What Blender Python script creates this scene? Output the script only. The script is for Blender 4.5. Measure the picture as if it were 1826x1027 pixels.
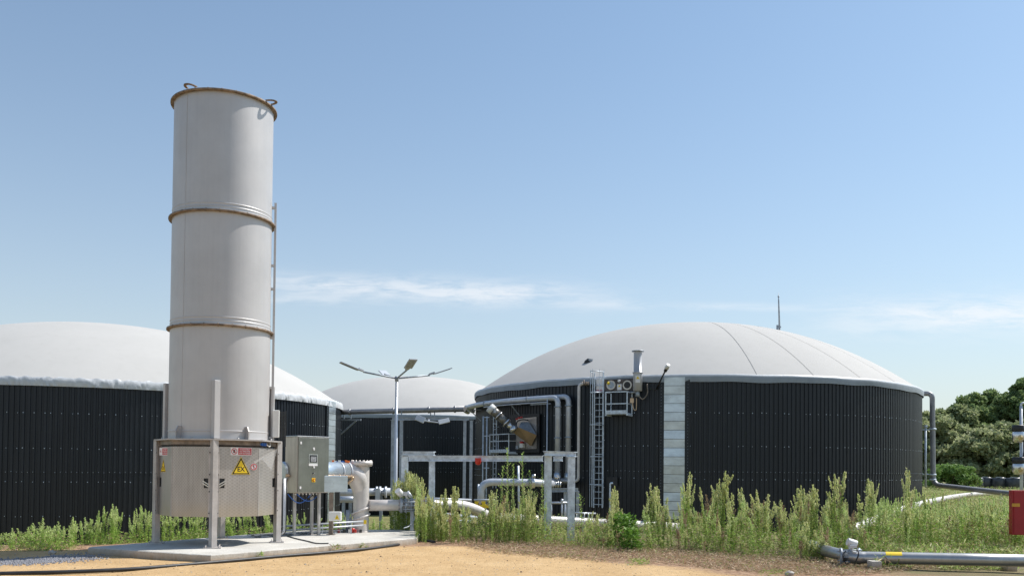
import bpy, math, random
import numpy as np
from mathutils import Vector, Matrix
random.seed(7); rng = np.random.default_rng(7)
S = bpy.context.scene
C = S.collection
for o in list(bpy.data.objects): bpy.data.objects.remove(o)

# ------------------------------------------------------------------ camera
EYE = Vector((0, 0, 1.85))
FPX, PT, RO, V0, U0 = 1609.0, math.radians(1.4), math.radians(.54), 794.0, 913.0
cd = bpy.data.cameras.new('camera'); cam = bpy.data.objects.new('camera', cd); C.objects.link(cam); S.camera = cam
cd.sensor_width = 36; cd.sensor_fit = 'HORIZONTAL'; cd.lens = FPX / 1826 * 36; cd.shift_y = (V0 - 513.5) / 1826
cd.clip_start = .1; cd.clip_end = 6000
zp = Vector((0, -math.sin(PT), math.cos(PT))); fw = Vector((0, math.cos(PT), math.sin(PT))); xr = Vector((1, 0, 0))
rt = xr * math.cos(RO) + zp * math.sin(RO); up = -xr * math.sin(RO) + zp * math.cos(RO)
M = Matrix((rt, up, -fw)).transposed().to_4x4(); M.translation = EYE; cam.matrix_world = M

def ray(u, v):
    du, dv = u - U0, v - V0
    uu = du * math.cos(RO) + dv * math.sin(RO); vv = -du * math.sin(RO) + dv * math.cos(RO)
    return rt * 0 + xr * (uu / FPX) + fw - zp * (vv / FPX)
def P(u, v, Y):                     # point on the sight line at ground distance Y
    d = ray(u, v); return EYE + d * (Y / d.y)
def PG(u, v, z=0.0):                # point on a horizontal plane
    d = ray(u, v); return EYE + d * ((z - EYE.z) / d.z)
def PP(u, v, p0, n):                # point on a plane
    d = ray(u, v); return EYE + d * ((Vector(p0) - EYE).dot(n) / d.dot(n))

# ------------------------------------------------------------------ world and sun
SUN_EL, SUN_AZ = math.radians(52), math.atan2(.915, .405)      # azimuth from +Y towards +X
w = bpy.data.worlds.new('World'); S.world = w; w.use_nodes = True
nt = w.node_tree; nt.nodes.clear(); N = nt.nodes; L = nt.links
sky = N.new('ShaderNodeTexSky'); sky.sky_type = 'NISHITA'; sky.sun_disc = False
sky.sun_elevation = SUN_EL; sky.sun_rotation = SUN_AZ
sky.air_density = 1.0; sky.dust_density = .8; sky.ozone_density = 1.0; sky.altitude = 0
bg = N.new('ShaderNodeBackground'); bg.inputs[1].default_value = .118
out = N.new('ShaderNodeOutputWorld')
tc = N.new('ShaderNodeTexCoord'); sep = N.new('ShaderNodeSeparateXYZ'); L.new(tc.outputs['Generated'], sep.inputs[0])
def mth(op, a, b=None, c=None, tree=None, clamp=False):
    t = tree or nt; n = t.nodes.new('ShaderNodeMath'); n.operation = op; n.use_clamp = clamp
    for i, x in enumerate((a, b, c)):
        if x is None: continue
        if isinstance(x, (int, float)): n.inputs[i].default_value = x
        else: t.links.new(x, n.inputs[i])
    return n.outputs[0]
ysafe = mth('MAXIMUM', sep.outputs[1], .05)
px = mth('DIVIDE', sep.outputs[0], ysafe); pz = mth('DIVIDE', sep.outputs[2], ysafe)
comb = N.new('ShaderNodeCombineXYZ'); L.new(px, comb.inputs[0]); L.new(pz, comb.inputs[1])
def wnoise(sx, sy, detail, rough, off=0, dist=0.):
    mp = N.new('ShaderNodeMapping'); mp.inputs['Scale'].default_value = (sx, sy, 1); mp.inputs['Location'].default_value = (off, off * .7, off)
    mp.inputs['Rotation'].default_value = (0, 0, math.radians(-4))
    L.new(comb.outputs[0], mp.inputs[0]); n = N.new('ShaderNodeTexNoise'); L.new(mp.outputs[0], n.inputs['Vector'])
    n.inputs['Scale'].default_value = 1; n.inputs['Detail'].default_value = detail; n.inputs['Roughness'].default_value = rough
    n.inputs['Distortion'].default_value = dist
    return n.outputs[0]
def band(cx, cz, wx, wz, slope=0.):      # an elongated patch of sky direction
    dx = mth('DIVIDE', mth('SUBTRACT', px, cx), wx)
    zz = mth('SUBTRACT', mth('SUBTRACT', pz, cz), mth('MULTIPLY', mth('SUBTRACT', px, cx), slope))
    dz = mth('DIVIDE', zz, wz)
    r = mth('ADD', mth('POWER', mth('ABSOLUTE', dx), 4.), mth('POWER', mth('ABSOLUTE', dz), 2.))
    return mth('POWER', 2.718, mth('MULTIPLY', r, -1))
n1 = wnoise(15, 80, 9, .68, 0, .35); n2 = wnoise(3.5, 22, 4, .6, 5)
cl = mth('MULTIPLY', mth('MULTIPLY', mth('SUBTRACT', n1, .33), 4.2, clamp=True), mth('MULTIPLY', mth('SUBTRACT', n2, .22), 3.4, clamp=True), clamp=True)
b1 = band(-.09, .195, .21, .0135, -.03); b2 = band(.50, .174, .155, .021, .03); b3 = band(.21, .181, .13, .0045, -.01)
b4 = band(-.25, .184, .07, .004, 0)
mask = mth('ADD', mth('ADD', b1, mth('MULTIPLY', b2, 1.0)), mth('ADD', mth('MULTIPLY', b3, .6), mth('MULTIPLY', b4, .5)), clamp=True)
cm = mth('MULTIPLY', cl, mth('MULTIPLY', mask, .62))
# a faint high veil that thickens towards the horizon
veil = mth('MULTIPLY', mth('POWER', 2.718, mth('MULTIPLY', mth('MAXIMUM', sep.outputs[2], 0), -5.5)), .86); veil = mth('ADD', veil, .05)
tint = N.new('ShaderNodeMix'); tint.data_type = 'RGBA'; tint.blend_type = 'MULTIPLY'; tint.inputs[0].default_value = 1; L.new(sky.outputs[0], tint.inputs[6]); tint.inputs[7].default_value = (.86, 1.05, 1.10, 1)
mixv = N.new('ShaderNodeMix'); mixv.data_type = 'RGBA'; L.new(veil, mixv.inputs[0]); L.new(tint.outputs[2], mixv.inputs[6]); mixv.inputs[7].default_value = (5.25, 5.15, 5.0, 1)
mixc = N.new('ShaderNodeMix'); mixc.data_type = 'RGBA'; L.new(cm, mixc.inputs[0]); L.new(mixv.outputs[2], mixc.inputs[6]); mixc.inputs[7].default_value = (7.1, 7.15, 7.3, 1)
L.new(mixc.outputs[2], bg.inputs[0]); L.new(bg.outputs[0], out.inputs[0])
sl = bpy.data.lights.new('sun', 'SUN'); sl.energy = 5.0; sl.angle = math.radians(.53); sl.color = (1, .955, .89)
sun = bpy.data.objects.new('sun', sl); C.objects.link(sun)
sd = Vector((math.sin(SUN_AZ) * math.cos(SUN_EL), math.cos(SUN_AZ) * math.cos(SUN_EL), math.sin(SUN_EL)))
sun.rotation_euler = sd.to_track_quat('Z', 'Y').to_euler()
S.view_settings.view_transform = 'Standard'; S.view_settings.look = 'None'; S.view_settings.gamma = 1
S.view_settings.exposure = 0.25

# ------------------------------------------------------------------ materials
MATS = {}
def ramp(t, fac, stops):
    r = t.nodes.new('ShaderNodeValToRGB'); e = r.color_ramp.elements
    while len(e) < len(stops): e.new(.5)
    for i, (p, c) in enumerate(stops): e[i].position = p; e[i].color = (*c, 1) if len(c) == 3 else c
    t.links.new(fac, r.inputs[0]); return r.outputs[0]
def noise(t, scale, detail=4, rough=.6, vec=None, stretch=None, kind='ShaderNodeTexNoise'):
    tc = t.nodes.new('ShaderNodeNewGeometry'); v = tc.outputs['Position']
    if stretch:
        mp = t.nodes.new('ShaderNodeMapping'); mp.inputs['Scale'].default_value = stretch; t.links.new(v, mp.inputs[0]); v = mp.outputs[0]
    n = t.nodes.new(kind); t.links.new(v, n.inputs['Vector']); n.inputs['Scale'].default_value = scale
    if kind == 'ShaderNodeTexNoise': n.inputs['Detail'].default_value = detail; n.inputs['Roughness'].default_value = rough
    return n
def mix(t, fac, a, b, mode='MIX'):
    m = t.nodes.new('ShaderNodeMix'); m.data_type = 'RGBA'; m.blend_type = mode
    for i, x in ((0, fac), (6, a), (7, b)):
        if isinstance(x, (int, float)): m.inputs[i].default_value = x
        elif isinstance(x, tuple): m.inputs[i].default_value = (*x, 1)
        else: t.links.new(x, m.inputs[i])
    return m.outputs[2]
def new(name):
    m = bpy.data.materials.new(name); m.use_nodes = True; t = m.node_tree; b = t.nodes['Principled BSDF']; MATS[name] = m; return m, t, b
def pmat(name, col, rough=.5, metal=0., var=.12, scale=3., bump=0., bscale=30., stretch=None, col2=None, spec=.5, streak=0.):
    m, t, b = new(name)
    n = noise(t, scale, 5, .65, stretch=stretch)
    c2 = col2 or tuple(c * (1 - 2.2 * var) for c in col)
    c1 = tuple(min(1, c * (1 + var)) for c in col)
    c = ramp(t, n.outputs[0], [(.3, c2), (.62, c1)])
    if streak:
        ns = noise(t, 1, 5, .7, stretch=(14, 14, .5)); st = ramp(t, ns.outputs[0], [(.45, (1, 1, 1)), (.75, (1 - streak,) * 3)]); c = mix(t, 1., c, st, 'MULTIPLY')
    t.links.new(c, b.inputs['Base Color']); b.inputs['Roughness'].default_value = rough; b.inputs['Metallic'].default_value = metal
    b.inputs['Specular IOR Level'].default_value = spec
    nr = noise(t, scale * 2.3, 3); rr = t.nodes.new('ShaderNodeMapRange'); rr.inputs[3].default_value = rough * .8; rr.inputs[4].default_value = min(1, rough * 1.2)
    t.links.new(nr.outputs[0], rr.inputs[0]); t.links.new(rr.outputs[0], b.inputs['Roughness'])
    if bump:
        bn = noise(t, bscale, 5, .6); bb = t.nodes.new('ShaderNodeBump'); bb.inputs['Strength'].default_value = bump; bb.inputs['Distance'].default_value = .02
        t.links.new(bn.outputs[0], bb.inputs['Height']); t.links.new(bb.outputs[0], b.inputs['Normal'])
    return m
stack_m = pmat('stack_paint', (.53, .515, .51), .45, .30, .04, .8, .05, 6, streak=.05)
ring_m = pmat('rusty_flange', (.24, .18, .135), .7, .2, .3, 9, .2, 40)
steel_m = pmat('stainless', (.50, .46, .42), .36, .85, .10, 2., .04, 12, stretch=(3, 3, .6), streak=.12)
bright_m = pmat('bright_stainless', (.66, .66, .66), .28, .9, .06, 3., .03, 10)
leg_m = pmat('leg_steel', (.50, .47, .45), .5, .45, .08, 4, .05, 20, streak=.15)
galv_m = pmat('galvanised', (.62, .69, .77), .45, .2, .16, 7., .04, 30)
galv2_m = pmat('galvanised_sheet', (.55, .62, .68), .3, .75, .10, 1.7, .03, 8, stretch=(1, 1, 2.))
dgalv_m = pmat('dull_galvanised', (.34, .38, .43), .5, .3, .15, 8., .05, 30)
pipe_m = pmat('pipe_aluminium', (.53, .555, .60), .38, .35, .07, 3., .03, 20, streak=.1)
grey_m = pmat('grey_pipe', (.30, .30, .31), .45, .4, .10, 4., .03, 20)
wpipe_m = pmat('pale_pipe', (.60, .56, .53), .45, .25, .07, 4., .05, 20)
black_m = pmat('black_rubber', (.022, .022, .024), .5, 0, .2, 5)
dark_m = pmat('dark_steel', (.05, .05, .05), .5, .3, .2, 5)
brown_m = pmat('brown_steel', (.22, .18, .15), .5, .4, .25, 5)
white_m = pmat('white_plastic', (.72, .72, .70), .4, 0, .04, 5)
red_m = pmat('red_paint', (.36, .014, .022), .35, 0, .06, 2, streak=.08)
redb_m = pmat('red_plastic', (.55, .03, .02), .3, 0, .05, 4)
orange_m = pmat('orange_plastic', (.75, .16, .03), .4, 0, .05, 4)
yellow_m = pmat('yellow_paint', (.85, .60, .02), .4, 0, .03, 3)
signred_m = pmat('sign_red', (.55, .03, .05), .4, 0, .03, 3)
signwhite_m = pmat('sign_white', (.78, .76, .76), .4, 0, .03, 3)
signblack_m = pmat('sign_black', (.012, .012, .012), .4, 0, .03, 3)
blue_m = pmat('blue_plastic', (.03, .12, .42), .4, 0, .03, 3)
screen_m = pmat('screen_glass', (.30, .31, .33), .15, 0, .5, 60)
tan_m = pmat('tan_steel', (.55, .40, .27), .35, .75, .08, 3, .03, 20)
glass_m = pmat('lamp_glass', (.30, .33, .38), .3, .1, .1, 12)
lampw_m = pmat('lamp_housing', (.46, .49, .54), .6, 0, .05, 4)
film_m, t_, b_ = new('plastic_film')
b_.inputs['Base Color'].default_value = (.8, .8, .8, 1); b_.inputs['Roughness'].default_value = .15; b_.inputs['Alpha'].default_value = .22
bark_m = pmat('bark', (.10, .07, .05), .9, 0, .3, 6, .4, 30)
bale_m = pmat('bale_wrap', (.05, .055, .065), .32, 0, .2, 3, .5, 7)
stone_m = pmat('stone', (.42, .39, .35), .9, 0, .25, 9, .4, 30)
gravel_m = pmat('grey_gravel', (.24, .24, .26), .95, 0, .3, 25, .5, 60)

# tank cladding: nearly black, with dust low down and faint streaks
clad_m, t, b = new('black_cladding')
n = noise(t, 1.2, 5, .7, stretch=(3, 3, .35)); c = ramp(t, n.outputs[0], [(.3, (.006, .0095, .014)), (.7, (.013, .018, .025))])
ps = t.nodes.new('ShaderNodeNewGeometry'); sp = t.nodes.new('ShaderNodeSeparateXYZ'); t.links.new(ps.outputs['Position'], sp.inputs[0])
lowm = t.nodes.new('ShaderNodeMapRange'); t.links.new(sp.outputs[2], lowm.inputs[0]); lowm.inputs[1].default_value = 2.2; lowm.inputs[2].default_value = -.8; lowm.inputs[3].default_value = 0; lowm.inputs[4].default_value = .55
c = mix(t, lowm.outputs[0], c, (.020, .018, .018)); t.links.new(c, b.inputs['Base Color'])
b.inputs['Roughness'].default_value = .42; b.inputs['Specular IOR Level'].default_value = .45
# membranes
mem_m, t, b = new('white_membrane')
n = noise(t, .35, 4, .6); c = ramp(t, n.outputs[0], [(.3, (.435, .427, .410)), (.7, (.465, .456, .438))])
n2_ = noise(t, 2.4, 6, .7); c = mix(t, 1., c, ramp(t, n2_.outputs[0], [(.3, (.965, .965, .96)), (.5, (1, 1, 1))]), 'MULTIPLY')
t.links.new(c, b.inputs['Base Color']); b.inputs['Roughness'].default_value = .8; b.inputs['Specular IOR Level'].default_value = .2
bb = t.nodes.new('ShaderNodeBump'); bn = noise(t, .9, 4, .5); bb.inputs['Strength'].default_value = .10; bb.inputs['Distance'].default_value = .10
t.links.new(bn.outputs[0], bb.inputs['Height']); t.links.new(bb.outputs[0], b.inputs['Normal'])
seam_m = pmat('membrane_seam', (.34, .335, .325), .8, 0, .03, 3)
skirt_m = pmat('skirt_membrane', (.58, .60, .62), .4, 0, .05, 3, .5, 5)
shadeskirt_m = pmat('shaded_skirt', (.27, .31, .35), .5, 0, .06, 2, .1, 4)  # lower band of the same tarp, its bluish shade put into the colour
# concrete
conc_m, t, b = new('concrete')
n = noise(t, 1.3, 7, .7); c = ramp(t, n.outputs[0], [(.3, (.44, .42, .38)), (.65, (.60, .58, .54))])
n2_ = noise(t, 26, 5, .7); c = mix(t, 1., c, ramp(t, n2_.outputs[0], [(.35, (.8, .78, .74)), (.55, (1, 1, 1))]), 'MULTIPLY')
ge = t.nodes.new('ShaderNodeNewGeometry'); sp = t.nodes.new('ShaderNodeSeparateXYZ'); t.links.new(ge.outputs['Position'], sp.inputs[0])
mr = t.nodes.new('ShaderNodeMapRange'); t.links.new(sp.outputs[2], mr.inputs[0]); mr.inputs[1].default_value = .145; mr.inputs[2].default_value = .02; 
n3_ = noise(t, 6, 5, .7, stretch=(1, 1, .3)); fz = mth('MULTIPLY', mr.outputs[0], n3_.outputs[0], tree=t); fz = mth('MULTIPLY', fz, 1.5, tree=t, clamp=True)
c = mix(t, fz, c, (.36, .26, .16)); t.links.new(c, b.inputs['Base Color']); b.inputs['Roughness'].default_value = .9
bb = t.nodes.new('ShaderNodeBump'); bb.inputs['Strength'].default_value = .5; bb.inputs['Distance'].default_value = .01; t.links.new(n2_.outputs[0], bb.inputs['Height']); t.links.new(bb.outputs[0], b.inputs['Normal'])
# ground: sand track, dry litter strip, earth with weeds
gr_m, t, b = new('ground_soil')
ge = t.nodes.new('ShaderNodeNewGeometry'); sp = t.nodes.new('ShaderNodeSeparateXYZ'); t.links.new(ge.outputs['Position'], sp.inputs[0])
X, Y = sp.outputs[0], sp.outputs[1]
nb = noise(t, .55, 5, .65); nbf = noise(t, 5.0, 4, .7)
wob = mth('ADD', mth('MULTIPLY', mth('SUBTRACT', nb.outputs[0], .5, tree=t), 2.6, tree=t), mth('MULTIPLY', mth('SUBTRACT', nbf.outputs[0], .5, tree=t), .9, tree=t), tree=t)
d1 = mth('ADD', mth('SUBTRACT', mth('ADD', X, Y, tree=t), 19.75, tree=t), wob, tree=t)
d2 = mth('ADD', mth('SUBTRACT', Y, mth('MINIMUM', 20.9, mth('ADD', mth('MULTIPLY', X, .28, tree=t), 22.0, tree=t), tree=t), tree=t), mth('MULTIPLY', wob, .5, tree=t), tree=t)
d = mth('MAXIMUM', mth('MULTIPLY', d1, .75, tree=t), d2, tree=t)
d = mth('MAXIMUM', d, mth('SUBTRACT', 9.5, Y, tree=t), tree=t); d = mth('MAXIMUM', d, mth('SUBTRACT', -24., X, tree=t), tree=t)  # out of view: sand swapped for darker earth to weaken warm bounced light
fs = mth('ADD', mth('MULTIPLY', d, 2.2, tree=t), .2, tree=t, clamp=True)
ns = noise(t, .9, 7, .7); sand = ramp(t, ns.outputs[0], [(.28, (.42, .275, .135)), (.5, (.50, .34, .175)), (.72, (.58, .41, .225))])
ng = noise(t, 38, 4, .75); sand = mix(t, 1., sand, ramp(t, ng.outputs[0], [(.32, (.62, .58, .52)), (.46, (1, 1, 1)), (.7, (1.08, 1.06, 1.04))]), 'MULTIPLY')
nh = noise(t, 9, 5, .75, stretch=(1, .6, 1)); sand = mix(t, 1., sand, ramp(t, nh.outputs[0], [(.3, (.80, .77, .72)), (.5, (1, 1, 1))]), 'MULTIPLY')
nd = noise(t, 7, 6, .8); dry = ramp(t, nd.outputs[0], [(.3, (.07, .04, .025)), (.43, (.22, .13, .08)), (.56, (.38, .25, .16)), (.80, (.20, .18, .07))])
ne = noise(t, 1.8, 6, .75); earth = ramp(t, ne.outputs[0], [(.3, (.10, .10, .04)), (.5, (.20, .16, .09)), (.7, (.12, .15, .05))])
fe = mth('MULTIPLY', mth('SUBTRACT', d, 2.2, tree=t), .8, tree=t, clamp=True)
far = mix(t, fe, dry, earth)
# bare sandy patch on the right, and paler field far away
ff = t.nodes.new('ShaderNodeMapRange'); t.links.new(Y, ff.inputs[0]); ff.inputs[1].default_value = 30; ff.inputs[2].default_value = 60
nf = noise(t, .25, 6, .7); field = ramp(t, nf.outputs[0], [(.3, (.13, .14, .05)), (.6, (.22, .21, .09))])
far = mix(t, ff.outputs[0], far, field)
c = mix(t, fs, sand, far); t.links.new(c, b.inputs['Base Color']); b.inputs['Roughness'].default_value = .95; b.inputs['Specular IOR Level'].default_value = .2
hh = mth('ADD', mth('MULTIPLY', ng.outputs[0], .35, tree=t), nh.outputs[0], tree=t)
bb = t.nodes.new('ShaderNodeBump'); bb.inputs['Strength'].default_value = .7; bb.inputs['Distance'].default_value = .045; t.links.new(hh, bb.inputs['Height']); t.links.new(bb.outputs[0], b.inputs['Normal'])

def leafmat(name, cols, trans=.35, rough=.6):
    m = bpy.data.materials.new(name); m.use_nodes = True; t = m.node_tree; b = t.nodes['Principled BSDF']
    g = t.nodes.new('ShaderNodeNewGeometry'); oi = t.nodes.new('ShaderNodeObjectInfo')
    r = mth('FRACT', mth('ADD', mth('MULTIPLY', g.outputs['Random Per Island'], .75, tree=t), mth('MULTIPLY', oi.outputs['Random'], .35, tree=t), tree=t), tree=t)
    n = len(cols); c = ramp(t, r, [(i / (n - 1), cc) for i, cc in enumerate(cols)])
    t.links.new(c, b.inputs['Base Color']); b.inputs['Roughness'].default_value = rough; b.inputs['Specular IOR Level'].default_value = .3
    tr = t.nodes.new('ShaderNodeBsdfTranslucent'); t.links.new(c, tr.inputs[0]); ms = t.nodes.new('ShaderNodeMixShader'); ms.inputs[0].default_value = trans
    t.links.new(b.outputs[0], ms.inputs[1]); t.links.new(tr.outputs[0], ms.inputs[2]); t.links.new(ms.outputs[0], t.nodes['Material Output'].inputs[0]); MATS[name] = m; return m
wleaf_m = leafmat('weed_leaf', [(.12, .20, .035), (.20, .30, .06), (.31, .41, .10), (.15, .24, .045), (.42, .45, .14)])
whead_m = leafmat('weed_head', [(.66, .70, .30), (.80, .78, .44), (.52, .62, .22), (.86, .76, .48)], .35)
wstem_m = leafmat('weed_stem', [(.26, .31, .12), (.34, .34, .16)], .1)
wdry_m = leafmat('weed_dry', [(.44, .32, .20), (.27, .18, .11), (.57, .44, .29), (.35, .25, .15)], .2)
lleaf_m = leafmat('fresh_leaf', [(.20, .36, .05), (.30, .48, .09), (.44, .60, .15), (.26, .40, .08)])
lhead_m = leafmat('fresh_head', [(.60, .74, .27), (.72, .78, .40), (.48, .66, .20)], .35)
bright_leaf_m = leafmat('broad_leaf', [(.09, .19, .03), (.14, .27, .04), (.20, .34, .06)], .4)
tree_m = leafmat('pine_foliage', [(.12, .18, .07), (.17, .25, .10), (.25, .33, .13), (.34, .40, .18)], .42)
tree2_m = leafmat('oak_foliage', [(.17, .22, .10), (.25, .30, .14), (.35, .39, .20), (.46, .47, .28)], .42)
bush_m = leafmat('bush_foliage', [(.12, .22, .05), (.17, .28, .07), (.22, .34, .10), (.26, .25, .12)], .3)

# ------------------------------------------------------------------ mesh helpers
def frame(axis, hint=None):
    z = Vector(axis).normalized(); h = Vector(hint) if hint is not None else (Vector((0, 0, 1)) if abs(z.z) < .95 else Vector((1, 0, 0)))
    x = h.cross(z).normalized(); y = z.cross(x); return x, y, z
class MB:
    def __init__(s): s.v = []; s.f = []; s.m = []; s.s = []
    def add(s, v, f, m=0, smooth=False):
        n = len(s.v); s.v += [tuple(x) for x in v]
        for q in f: s.f.append(tuple(i + n for i in q)); s.m.append(m); s.s.append(smooth)
        return s
    def box(s, c, size, ax=None, m=0):       # ax = (x, y, z) unit vectors
        c = Vector(c); X_, Y_, Z_ = ax or (Vector((1, 0, 0)), Vector((0, 1, 0)), Vector((0, 0, 1)))
        v = [c + X_ * (a * size[0] / 2) + Y_ * (b * size[1] / 2) + Z_ * (d * size[2] / 2) for d in (-1, 1) for b in (-1, 1) for a in (-1, 1)]
        return s.add(v, [(0, 2, 3, 1), (4, 5, 7, 6), (0, 1, 5, 4), (2, 6, 7, 3), (0, 4, 6, 2), (1, 3, 7, 5)], m)
    def bar(s, a, b, wx, wy=None, hint=None, m=0):
        a, b = Vector(a), Vector(b); x, y, z = frame(b - a, hint); wy = wy or wx
        return s.box((a + b) / 2, (wx, wy, (b - a).length), (x, y, z), m)
    def ibeam(s, a, b, wd, h, t=.012, hint=(0, 0, 1), m=0):
        a, b = Vector(a), Vector(b); z = (b - a).normalized(); x, y, z = frame(z, hint); c = (a + b) / 2; l = (b - a).length
        s.box(c, (t, h - 2 * t, l), (x, y, z), m)
        s.box(c + y * (h / 2 - t / 2), (wd, t, l), (x, y, z), m); s.box(c - y * (h / 2 - t / 2), (wd, t, l), (x, y, z), m); return s
    def tube(s, a, b, r0, r1=None, n=16, m=0, caps=True, smooth=True):
        return s.path([a, b], [r0, r0 if r1 is None else r1], n, m, caps, smooth)
    def path(s, pts, r, n=12, m=0, caps=True, smooth=True):
        pts = [Vector(p) for p in pts]; k = len(pts)
        rs = r if isinstance(r, (list, tuple)) else [r] * k
        base = len(s.v); x = None
        for i, p in enumerate(pts):
            d = (pts[min(i + 1, k - 1)] - pts[max(i - 1, 0)]).normalized()
            if x is None: x, y, _ = frame(d)
            else: x = (x - d * x.dot(d)).normalized(); y = d.cross(x)
            for j in range(n):
                a = 2 * math.pi * j / n; s.v.append(tuple(p + (x * math.cos(a) + y * math.sin(a)) * rs[i]))
        for i in range(k - 1):
            for j in range(n):
                a = base + i * n + j; b_ = base + i * n + (j + 1) % n
                s.f.append((a, b_, b_ + n, a + n)); s.m.append(m); s.s.append(smooth)
        if caps:
            s.f.append(tuple(base + j for j in range(n))[::-1]); s.m.append(m); s.s.append(False)
            s.f.append(tuple(base + (k - 1) * n + j for j in range(n))); s.m.append(m); s.s.append(False)
        return s
    def lathe(s, c, prof, n=48, m=0, axis=(0, 0, 1), smooth=True, ms=None):   # prof: (radius, height)
        x, y, z = frame(axis, (0, 1, 0) if abs(Vector(axis).normalized().z) > .9 else None); c = Vector(c); base = len(s.v)
        for r, h in prof:
            for j in range(n):
                a = 2 * math.pi * j / n; s.v.append(tuple(c + z * h + (x * math.cos(a) + y * math.sin(a)) * r))
        for i in range(len(prof) - 1):
            for j in range(n):
                a = base + i * n + j; b_ = base + i * n + (j + 1) % n
                s.f.append((a, b_, b_ + n, a + n)); s.m.append(ms[i] if ms else m); s.s.append(smooth)
        return s
    def prism(s, poly, z0, z1, m=0):
        n = len(poly); v = [(p[0], p[1], z0) for p in poly] + [(p[0], p[1], z1) for p in poly]
        return s.add(v, [tuple(range(n))[::-1], tuple(range(n, 2 * n))] + [(i, (i + 1) % n, n + (i + 1) % n, n + i) for i in range(n)], m)
    def slab(s, pts, nrm, t, m=0):           # flat outline given thickness t along nrm
        n = len(pts); nrm = Vector(nrm).normalized(); v = [Vector(p) for p in pts] + [Vector(p) + nrm * t for p in pts]
        return s.add(v, [tuple(range(n))[::-1], tuple(range(n, 2 * n))] + [(i, (i + 1) % n, n + (i + 1) % n, n + i) for i in range(n)], m)
    def build(s, name, mats, parent=None, org=None, bevel=0):
        me = bpy.data.meshes.new(name)
        if org is None and parent is not None: org = parent.get('_org')
        og = Vector(org) if org is not None else Vector((0, 0, 0))
        me.from_pydata([tuple(Vector(v) - og) for v in s.v], [], s.f)
        for m in (mats if isinstance(mats, (list, tuple)) else [mats]): me.materials.append(m)
        me.polygons.foreach_set('material_index', s.m); me.polygons.foreach_set('use_smooth', s.s); me.update()
        o = bpy.data.objects.new(name, me); C.objects.link(o)
        if parent is not None: o.parent = parent; o['_org'] = tuple(og); 
        else: o.location = og; o['_org'] = tuple(og)
        if bevel:
            bm_ = o.modifiers.new('bevel', 'BEVEL'); bm_.width = bevel; bm_.segments = 2; bm_.limit_method = 'ANGLE'
        return o
def tag(o, label, cat, group=None, kind=None):
    if label: o['label'] = label
    if cat: o['category'] = cat
    if group: o['group'] = group
    if kind: o['kind'] = kind
    return o
def thing(name, label, cat, loc, group=None):
    o = bpy.data.objects.new(name, None); C.objects.link(o); o.location = Vector(loc); o['_org'] = tuple(Vector(loc)); o.empty_display_size = .1
    return tag(o, label, cat, group)
def one(mb, name, mats, label, cat, org, group=None, bevel=0):
    return tag(mb.build(name, mats, None, org, bevel), label, cat, group)
def fillet(pts, r, n=6):
    pts = [Vector(p) for p in pts]; o = [pts[0]]
    for i in range(1, len(pts) - 1):
        a, b_, c_ = pts[i - 1], pts[i], pts[i + 1]; u = (a - b_); v = (c_ - b_)
        k = min(r, u.length * .48, v.length * .48); p0 = b_ + u.normalized() * k; p1 = b_ + v.normalized() * k
        for j in range(n + 1):
            s_ = j / n; o.append(p0 * (1 - s_) ** 2 + b_ * 2 * s_ * (1 - s_) + p1 * s_ ** 2)
    o.append(pts[-1]); return o
def smoothpath(pts, n=8):                    # Catmull-Rom
    pts = [Vector(p) for p in pts]; q = [pts[0]] + pts + [pts[-1]]; o = []
    for i in range(1, len(q) - 2):
        for j in range(n):
            t = j / n; a, b_, c_, d_ = q[i - 1], q[i], q[i + 1], q[i + 2]
            o.append(.5 * ((2 * b_) + (c_ - a) * t + (2 * a - 5 * b_ + 4 * c_ - d_) * t * t + (3 * b_ - a - 3 * c_ + d_) * t ** 3))
    o.append(pts[-1]); return o
def text(name, body, size, pos, right, upv, m, parent, squeeze=1.):
    cu = bpy.data.curves.new(name, 'FONT'); cu.body = body; cu.size = size; cu.align_x = 'CENTER'; cu.align_y = 'CENTER'; cu.space_line = .95; cu.offset = size * .02
    to = bpy.data.objects.new(name, cu); C.objects.link(to); bpy.context.view_layer.update()
    dg = bpy.context.evaluated_depsgraph_get(); me = bpy.data.meshes.new_from_object(to.evaluated_get(dg)); bpy.data.objects.remove(to)
    X_, U_ = Vector(right).normalized(), Vector(upv).normalized(); org = Vector(parent['_org']); n_ = X_.cross(U_)
    for v in me.vertices: v.co = Vector(pos) - org + X_ * v.co.x * squeeze + U_ * v.co.y + n_ * v.co.z
    me.materials.clear(); me.materials.append(m); o = bpy.data.objects.new(name, me); C.objects.link(o); o.parent = parent; return o
UPV = Vector((0, 0, 1))

# ------------------------------------------------------------------ ground
def sstep(a, b_, x):
    t = min(1, max(0, (x - a) / (b_ - a))); return t * t * (3 - 2 * t)
def gz(x, y):
    pts_ = ((-40, 19.3), (-13, 19.8), (-9.2, 20.6), (-8.4, 21.5), (-6.4, 23.6), (-2.2, 26.2), (0, 26.0), (8, 25.5), (60, 25.5)); ys_ = 25.5
    for (a, b_), (c_, d_) in zip(pts_, pts_[1:]):
        if a <= x <= c_: ys_ = b_ + (d_ - b_) * (x - a) / (c_ - a)
    dip = sstep(ys_, ys_ + 8, y) * (1 - sstep(15, 20, x)) * (1 - sstep(105, 130, y)) * sstep(-60, -48, x)
    return -1.95 * dip + .02 * math.sin(x * 1.7 + y * .9) * math.sin(y * 1.3 - x * .4)
def axis_lines(dense0, dense1, step, far_):
    a = list(np.arange(dense0, dense1, step)); d_ = step
    lo, hi = a[0], a[-1]
    while hi < far_: d_ *= 1.25; hi += d_; a.append(hi)
    d_ = step
    while lo > -far_: d_ *= 1.25; lo -= d_; a.insert(0, lo)
    return a
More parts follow.
